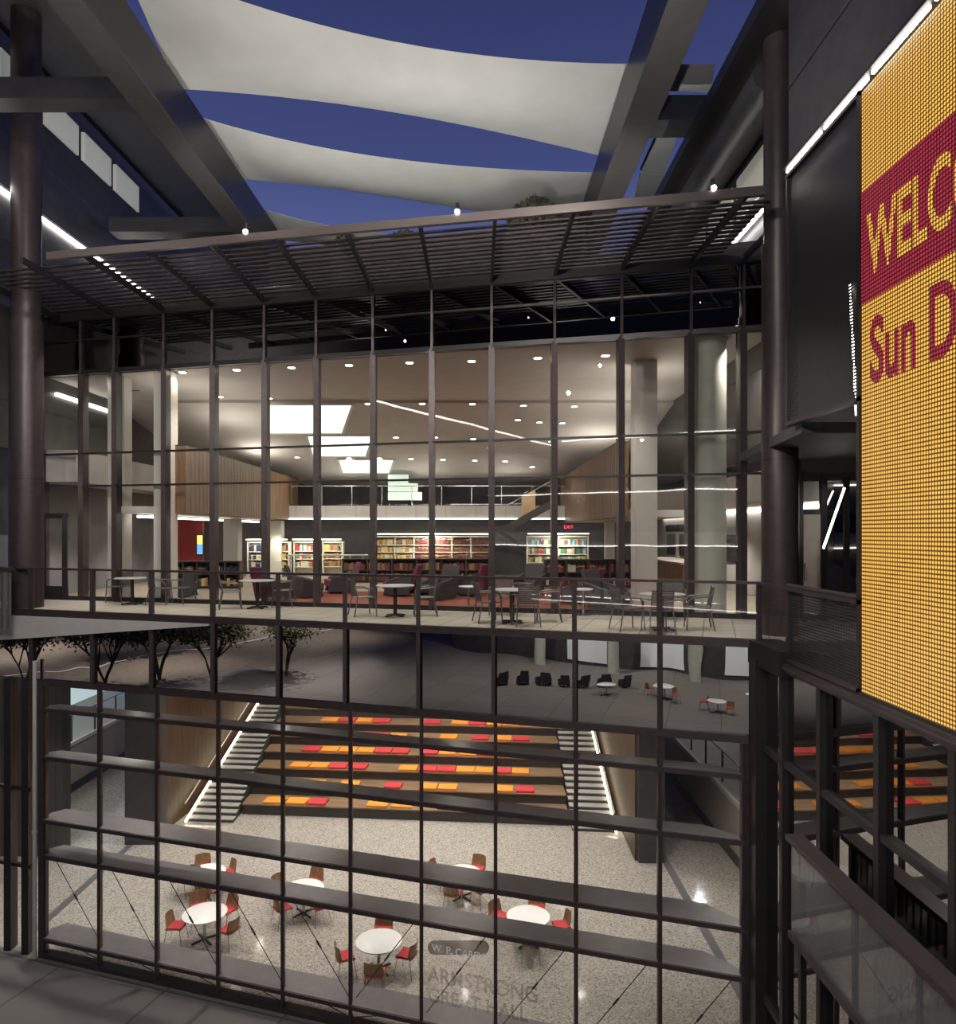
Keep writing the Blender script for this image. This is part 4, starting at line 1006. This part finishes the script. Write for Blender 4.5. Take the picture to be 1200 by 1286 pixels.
# ---------------------------------------------------------------- lounge seats
def lounge(px, py, rz, mat, lab, big=False):
    Y = py; x = bx_(px, Y)
    r = empty('lounge_chair', (x, Y, TZ+.001), lab, 'armchair', None, None, rz)
    m = MB(); m.hexa([(-.34, -.36, .18), (.34, -.36, .18), (.36, .40, .22), (-.36, .40, .22)], [(-.34, -.36, .42), (.34, -.36, .42), (.36, .40, .46), (-.36, .40, .46)]); m.build('seat', mat, r, local=True, bevel=.04)
    m = MB(); m.hexa([(-.36, -.52, .2), (.36, -.52, .2), (.34, -.34, .2), (-.34, -.34, .2)], [(-.34, -.74, 1.0), (.34, -.74, 1.0), (.32, -.64, 1.0), (-.32, -.64, 1.0)]); m.build('backrest', BLACKF if big else mat, r, local=True, bevel=.04)
    for s in (-1, 1):
        m = MB(); m.hexa([(s*.36-.05, -.45, .05), (s*.36+.05, -.45, .05), (s*.38+.05, .38, .05), (s*.38-.05, .38, .05)], [(s*.36-.05, -.60, .72), (s*.36+.05, -.60, .72), (s*.38+.05, .25, .52), (s*.38-.05, .25, .52)]); m.build('armrest', BLACKF, r, local=True, bevel=.03)
    MB().cyl((0, 0, 0), (0, 0, .03), .28, n=20).build('base', METAL2, r, True, local=True)
    MB().cyl((0, 0, .03), (0, 0, .2), .04, n=12).build('stem', METAL2, r, True, local=True)
    return r
lounge(347, 21.4, -.6, PURPLE, 'plum lounge chair inside the glass behind the second terrace table')
lounge(388, 22.3, -1.2, BLACKF, 'black lounge chair with plum back facing right, tree side of the red carpet', True)
lounge(424, 24.0, 1.9, PURPLE, 'plum lounge chair seen from its slanted back near the reading table')
lounge(500, 22.9, 1.4, PURPLE, 'plum lounge chair behind the third terrace table')
lounge(547, 21.5, 2.4, BLACKF, 'black curved lounge chair near the middle of the red carpet')
lounge(588, 23.0, 1.0, PURPLE, 'plum lounge chair beside the small pedestal table on the red carpet')
lounge(724, 20.4, 1.2, PURPLE, 'plum lounge chair in front of the low black and maroon bookcase')
lounge(766, 18.9, -2.4, BLACKF, 'square black lounge chair with tan seat edge left of the fifth terrace table', True)
lounge(660, 22.4, 2.6, BLACKF, 'low black lounge chair behind the fourth terrace table')
LOUNGE0 = lounge(228, 22.6, -.9, BLACKF, 'black lounge chair inside the glass left of the tree side bookcase')
def side_table(px, py, lab):
    Y = (E-TZ)*F/(py-HY); x = bx_(px, Y)
    r = empty('side_table', (x, Y, TZ+.001), lab, 'table')
    MB().lathe([(.24, .60), (.25, .61), (.25, .63)], n=24).build('table_top', TOPW, r, True, local=True)
    MB().cyl((0, 0, .02), (0, 0, .6), .03, n=10).build('pedestal', CHROME, r, True, local=True); MB().cyl((0, 0, 0), (0, 0, .02), .2, n=20).build('base', METAL2, r, True, local=True)
side_table(588, 767, 'small round pedestal table beside the plum chair on the red carpet')
side_table(732, 772, 'small round pedestal table in front of the low maroon bookcase')

# ---------------------------------------------------------------- terrace tables and chairs
def make_terrace_chair():
    t = empty('terrace_chair', (0, 0, 0), '', 'chair')
    m = MB(); 
    for k in range(9):
        y = -.20+.05*k; m.box(-.22, .22, y-.022, y+.022, .44, .455)
    m.build('seat', WIRE, t, local=True)
    m = MB()
    for k in range(9):
        z = .50+.043*k; yb_ = -.23-.16*(z-.45); m.box(-.21, .21, yb_-.008, yb_+.008, z-.019, z+.017)
    m.build('backrest', WIRE, t, local=True)
    for s in (-1, 1):
        MB().tube([Vector((s*.22, -.21, .45)), Vector((s*.21, -.30, .88))], .015).build('back_post', WIRE, t, True, local=True)
        MB().tube([Vector((s*.23, -.21, .45)), Vector((s*.26, -.30, 0))], .015).build('leg', WIRE, t, True, local=True)
        MB().tube([Vector((s*.24, .22, .45)), Vector((s*.26, .25, 0))], .015).build('leg', WIRE, t, True, local=True)
        MB().tube([Vector((s*.215, -.26, .68)), Vector((s*.27, -.12, .68)), Vector((s*.28, .14, .66)), Vector((s*.25, .22, .58)), Vector((s*.24, .22, .44))], .016).build('armrest', WIRE, t, True, local=True)
    MB().tube([Vector((-.22, -.21, .445)), Vector((.22, -.21, .445)), Vector((.24, .22, .445)), Vector((-.24, .22, .445)), Vector((-.22, -.21, .445))], .011).build('seat_frame', WIRE, t, True, local=True)
    return t
tc = make_terrace_chair()
TGREY = pbr('terrace_table_top', (.42, .42, .42), .3)
tt = make_table('terrace_table', .46, .74, TGREY, METAL2, '', 'table')
TT = [(166, 759, 'first'), (323, 764, 'second'), (496, 774, 'third'), (643, 782, 'fourth'), (831, 791, 'fifth')]
for i, (px, py, n_) in enumerate(TT):
    Y = 2.0*F/(py-HY); x = bx_(px, Y)
    t = tt if i == 0 else copy_tree(tt); t.location = (x, Y, TZ)
    tag(t, 'round grey cafe table on the terrace, %s from the tree end' % n_, 'table', 'cafe tables on the terrace')
TCH = [(150, 756, 1.3, 'left of the first', 0), (201, 759, -1.5, 'right of the first', 0), (228, 758, 1.2, 'standing alone between the first and second', None), (290, 764, -1.2, 'left of the second', 0), (356, 762, 1.6, 'right of the second', 0),
       (456, 773, -1.1, 'left of the third', 0), (533, 773, 1.7, 'right of the third', 0), (613, 781, -1.3, 'left of the fourth', 0), (660, 786, .15, 'in front of the fourth', 0), (688, 780, 1.5, 'right of the fourth', 0),
       (788, 791, -1.3, 'left of the fifth', 0), (826, 795, .1, 'in front of the fifth', 0), (876, 790, 1.4, 'right of the fifth', 0), (845, 778, 2.9, 'behind the fifth', 0), (630, 772, 2.9, 'behind the fourth', 0)]
for i, (px, py, rz, lab, _) in enumerate(TCH):
    Y = 2.0*F/(py-HY); x = bx_(px, Y)
    t = tc if i == 0 else copy_tree(tc); t.location = (x, Y, TZ); t.rotation_euler = (0, 0, rz)
    tag(t, 'slatted grey metal armchair %s cafe table' % lab, 'chair', 'metal chairs on the terrace')

# terrace door on the left
dl = empty('door_3', (*LP(70, -.02), TZ)); struct(dl, 'dark framed glass door at the tree end of the library front', 'door')
for px in (56, 82): x, y = LP(px, -.02); MB().box(x-.07, x+.07, y-.05, y+.02, TZ, TZ+2.5).build('stile', METAL2, dl)
MB().wall(LP(54, -.05), LP(84, -.05), .05, TZ+2.4, TZ+2.55).build('top_rail', METAL2, dl); MB().wall(LP(54, -.05), LP(84, -.05), .05, TZ+.1, TZ+.4).build('bottom_rail', METAL2, dl)

# exit signs
for px, py, Y, lab in ((89, 434, 22, 'red exit sign high on the tree side'), (168, 487, 24, 'red exit sign by the pale columns, tree side'), (712, 662, 31, 'red exit sign beneath the screen side timber balcony')):
    p = PX(px, py, Y); m = MB(); m.box(p.x-.17, p.x+.17, Y, Y+.05, p.z-.10, p.z+.10)
    o = tag(m.build('exit_sign', METAL2), lab, 'sign'); font('lettering', 'EXIT', .2, emis('exit_red_%d' % px, (1, .05, .12), 2.), o, (p.x-.15, Y-.01, p.z-.065), (math.pi/2, 0, 0), .004)
    o.children[0].location = Vector((p.x-.15, Y-.01, p.z-.065))-o.location
    m = MB()

# ================================================================== BEHIND THE CAMERA (seen only as reflections)
m = MB(); m.box(-26, 12, -27.4, -27, 0, 32)
struct(m.build('wall_court_rear', PANEL), 'dark rear wall of the courtyard', 'wall')
for k, z in enumerate((5.2, 9.8, 14.4, 19.0)):
    struct(MB().box(-26, 12, -27, -26.4, z, z+1.1).build('trim_floor_edge', OFFW), 'pale floor edge on the rear wall, %s from the ground' % ORD[k], 'floor edge')
    tag(MB().box(-24, 10, -26.4, -26.32, z-.1, z-.02).build('light_line', LED), 'thin light line under the %s rear floor edge' % ORD[k], 'light')
struct(MB().box(-33, -32.6, -30, 10, 8.5, 34).build('wall_court_left', PANEL), 'dark raised wall across the street side of the courtyard', 'wall')
struct(MB().box(RX, RX+.3, -27, 2.5, E-2.2, 30).build('wall_court_right', PANEL), 'dark wall continuing behind the screen', 'wall')
tag(MB().box(RX-.1, RX-.03, -24, 1, E+4.2, E+4.28).build('light_line', LED), 'light line on the dark wall behind the screen', 'light')
tag(MB().box(LX+.02, LX+.09, -16, 6, E+6.4, E+6.48).build('light_line', LED), 'light line on the tree side gallery front', 'light')
struct(MB().box(LX-.3, LX, -18, 8, E+5.4, 30).build('wall_court_gallery', PANEL), 'dark gallery wall on the tree side of the courtyard', 'wall')
m = MB(); m.box(-120, -40, -90, 60, -.02, .012); struct(m.build('road', pbr('asphalt', (.15, .12, .095), .8, 0, .2, 2)), 'dim asphalt road beyond the courtyard', 'road')
m = MB(); m.box(-52.2, -51.9, -90, 60, .012, .03).box(-70.2, -69.9, -90, 60, .012, .03); struct(m.build('trim_lane_line', WHITE), 'white lane lines on the road', 'lane line')
struct(MB().box(-122, -118, -90, 60, 0, 26).build('wall_street_building', pbr('street_wall', (.16, .12, .09), .8)), 'brown building across the road', 'building')
struct(MB().box(-33, -26, -27.4, -27, 0, 32).build('wall_court_rear_left', PANEL), 'dark wall at the street corner of the rear court', 'wall')
for k in range(5):
    x = -22+k*6.5
    struct(MB().cyl((x, -24.5, 0), (x, -24.5, 5.2), .45, n=20).build('rear_column', COLM, smooth=True), 'pale round column under the rear gallery, %s from the street' % ORD[k], 'column')
    struct(MB().box(x+1.2, x+4.8, -26.95, -26.9, .3, 4.4).build('window_rear', emis('rear_window_%d' % k, (.8, .85, .85), .07)), 'dim shop window on the rear court wall, %s from the street' % ORD[k], 'window')
struct(MB().box(-122, -33, -60.4, -60, 0, 26).build('wall_street_rear', MATS['street_wall']), 'brown building closing the end of the road', 'building')
LEAF = pbr('tree_leaf', (.05, .055, .025), .7, 0, .3, 3); BARK = pbr('bark', (.05, .035, .025), .9, 0, .2, 6)
def tree(x, y, lab):
    r = empty('courtyard_tree', (x, y, 0), lab, 'tree'); m = MB(); rnd = random.Random(int(x*7+y))
    tips = []
    def br(p, d, l, rad, n):
        q = p+d*l; m.cyl(p, q, rad, rad*.7, 7)
        if n == 0: tips.append(q); return
        for _ in range(3):
            dd = (d+Vector((rnd.uniform(-.7, .7), rnd.uniform(-.7, .7), rnd.uniform(-.05, .5)))).normalized(); br(q, dd, l*.72, rad*.65, n-1)
    for k in range(3): br(Vector((x, y, 0)), Vector((rnd.uniform(-.35, .35), rnd.uniform(-.35, .35), 1)).normalized(), 1.5, .11, 3)
    m.build('trunk', BARK, r, True)
    m = MB()
    for t in tips:
        for _ in range(40):
            c = t+Vector((rnd.gauss(0, .5), rnd.gauss(0, .5), rnd.gauss(.1, .35))); u = Vector((rnd.gauss(0, 1), rnd.gauss(0, 1), rnd.gauss(0, 1))).normalized()*.15; v = u.cross(Vector((rnd.random(), rnd.random(), 1))).normalized()*.07
            m.add([c-u, c+v, c+u, c-v], [(0, 1, 2, 3)])
    o = m.build('foliage', LEAF, r)
for i, (x, y) in enumerate(((-44, 0), (-39, -5.5), (-35, -9), (-41.5, -2.6), (-47, 4), (-50, -7))): tree(x, y, 'dark feathery tree by the road, %s from the hall' % ORD[i])
for i, (x, y) in enumerate(((-5.1, -16.6), (-1.8, -14.2), (-9, -18), (-3.6, -19.5), (-12.5, -17))):
    t = copy_tree(tproto); t.location = (x, y, 0); tag(t, 'white round table on the rear paving, %s of five' % ORD[i], 'table', 'tables on the rear paving')

for i in range(7):
    f = i/6
    c = copy_tree(LOUNGE0); c.location = (-20.5+8*f, -16.6-3.4*f, 0); c.rotation_euler = (0, 0, 2.4+.2*math.sin(i*3))
    tag(c, 'black lounge chair in the row on the rear paving, %s from the street' % ORD[i], 'armchair', 'black chairs on the rear paving')
for i, (x, y) in enumerate(((-4.2, -16.4), (-6.0, -17.0), (-.9, -14.0), (-9.9, -18.2), (-8.1, -17.6))):
    c = copy_tree(cproto); c.location = (x, y, 0); c.rotation_euler = (0, 0, i*1.3)
    tag(c, 'walnut chair with red seat on the rear paving, %s of five' % ORD[i], 'chair', 'chairs on the rear paving')
# ================================================================== LIGHTS
WARM = (1, .92, .83)
for x in (-14, -9.5, -5, -.5, 4):
    for y in (20.5, 25): light('SPOT', (x, y, ZB-.1), 730, WARM, .12, (x, y, 0), 120, .7)
for x in (-7.5, -3, 1.5):
    for y in (28.5, 32): light('SPOT', (x, y, ZB-.1), 650, WARM, .12, (x, y+.5, 0), 120, .7)
light('SPOT', (10.6, 35, ZB-.2), 260, (.95, .95, 1), .04, (10, 30, 0), 140); light('SPOT', (-18.5, 30, ZB-.2), 400, (.8, .95, 1), .3, (-18.5, 30, 0), 140)
light('SPOT', (-14.3, 27.5, ZB-.2), 420, WARM, .12, (-16.5, 30, 0), 120); light('SPOT', (7.4, 21, ZB-.2), 250, WARM, .2, (7, 19, 0), 130)  # spot towards the left walkway is added to brighten its beige side
# library: aisles and rear
for x, y in ((-11.5, 23), (-11.5, 27), (-11.5, 32), (7.3, 20), (7.3, 24), (7.3, 29)): light('SPOT', (x, y, E+.3), 260, (1, .93, .83), .15, (x, y, 0), 140, .6)
for x, y in ((-6.5, 31), (-2.5, 31), (1.5, 30)): light('SPOT', (x, y, ceilz(y)-.15), 300, (1, .92, .80), .15, (x, y+.8, 0), 140, .6)
for x, y in ((-9.3, 23), (-9.3, 27), (-9.3, 31), (4.9, 21), (4.9, 25), (4.9, 29)): light('AREA', (x, y, E+2.55), 55, (1, .93, .82), 1.1, (x*.75, y, E+6))  # unseen area lights added over the balcony boxes to brighten the ceiling
for x, y in ((-2.4, 34.2), (-6, 34.2), (1.5, 34.2)): light('AREA', (x, y, E+1.3), 30, (1, .93, .82), .6, (x, y-2, E+5))
# terrace downlights from the canopy
for x in (-11, -7.6, -4.2, -.8, 2.6, 5.6): light('SPOT', (x, fy(x)+1.0, CZ-.2), 850, (1, .93, .82), .08, (x, fy(x)+1.5, TZ), 60, .9)
# flood lights under the sails
for x, y in ((-6, 13), (-1.8, 12), (2.6, 13), (-6, 19), (-1.8, 19), (2.6, 19)): light('SPOT', (x, y, E+6.8), 250, (1, .975, .95), .05, (x*.8, y+3, E+12), 150, .6)
# courtyard ambience: unseen free spots added to brighten walls, paving and reflections
for x, y, z, e, t in ((-8, 4, E+7, 1500, (-8, 6, 0)), (1, 3, E+7, 1500, (0, 6, 0)), (-12, -6, 14, 2200, (-14, -10, 0)), (-20, -16, 12, 4200, (-20, -18, 0)), (-6, -14, 12, 4200, (-6, -19, 0)), (-2, -20, 14, 4000, (-2, -27, 6)), (-18, -20, 14, 4000, (-20, -27, 5)), (-28, -4, 9, 3500, (-30, -6, 0)), (-48, -26, 10, 7000, (-50, -24, 0)), (-44, 14, 9, 6000, (-46, 14, 0)),
                      (-46, -6, 9, 7000, (-48, -4, 0)), (-34, -12, 9, 6000, (-36, -10, 0)), (-62, -4, 10, 12000, (-66, 0, 0)), (-60, -30, 10, 10000, (-62, -26, 0)), (-13.4, 18.6, E+2, 160, (-14.6, 23, E-1)), (-100, 0, 12, 16000, (-118, 0, 5)),
                      (-3, 1, E+8, 1400, (-3, 16, E-3)), (-4, 6, E+9, 2000, (-13, 18, E+8)), (0, 8, E+8, 700, (7, 18, E+7)), (-1, 4, E+4, 900, (5.2, 9, 4)), (1.5, 12, E-1, 500, (5, 7, 2)), (2, 11, E+3, 400, (5.2, 12.5, E-1)), (-1, 10, E+5, 1500, (-3, 18, E+5)), (-9, 11, E+5, 900, (-11, 20, E+4))):
    light('SPOT', (x, y, z), e, (1, .93, .86), .05, t, 120, .8)
# unseen spots added just inside the library glass to brighten columns and chairs
for x in (-11, -7.6, -4.2, -.8, 2.6, 6.2): light('SPOT', (x, ly(x)+.5, HEAD-.15), 520, (1, .92, .82), .06, (x, ly(x)+2.4, TZ), 110, .8)

# ================================================================== WORLD
w = bpy.data.worlds.new('dusk'); sc.world = w; w.use_nodes = True
nt = w.node_tree; bg = nt.nodes['Background']
tcn = nt.nodes.new('ShaderNodeTexCoord'); sp = nt.nodes.new('ShaderNodeSeparateXYZ'); nt.links.new(tcn.outputs['Generated'], sp.inputs[0])
rp = nt.nodes.new('ShaderNodeValToRGB'); nt.links.new(sp.outputs['Z'], rp.inputs[0])
e = rp.color_ramp.elements; e[0].position = .25; e[0].color = (.13, .165, .40, 1); e[1].position = .62; e[1].color = (.028, .038, .125, 1)
k = rp.color_ramp.elements.new(.45); k.color = (.052, .068, .20, 1)
nt.links.new(rp.outputs[0], bg.inputs[0]); bg.inputs[1].default_value = 1.0

# ================================================================== CAMERA
cd = bpy.data.cameras.new('camera'); cam = bpy.data.objects.new('camera', cd); COL.objects.link(cam)
cam.location = (0, 0, E); cam.rotation_euler = (math.pi/2, 0, 0)
cd.sensor_fit = 'HORIZONTAL'; cd.sensor_width = 36; cd.lens = 36*F/1200; cd.shift_y = (HY-643)/1200; cd.clip_end = 300
sc.camera = cam
sc.view_settings.view_transform = 'Standard'; sc.view_settings.look = 'None'; sc.view_settings.exposure = 0; sc.view_settings.gamma = 1; sc.view_settings.use_curve_mapping = False
cy = sc.cycles; cy.max_bounces = 10; cy.transparent_max_bounces = 24; cy.glossy_bounces = 4; cy.diffuse_bounces = 3; cy.use_denoising = True
cy.sample_clamp_indirect = 4; cy.caustics_reflective = False; cy.caustics_refractive = False
print('books', NBOOK[0])
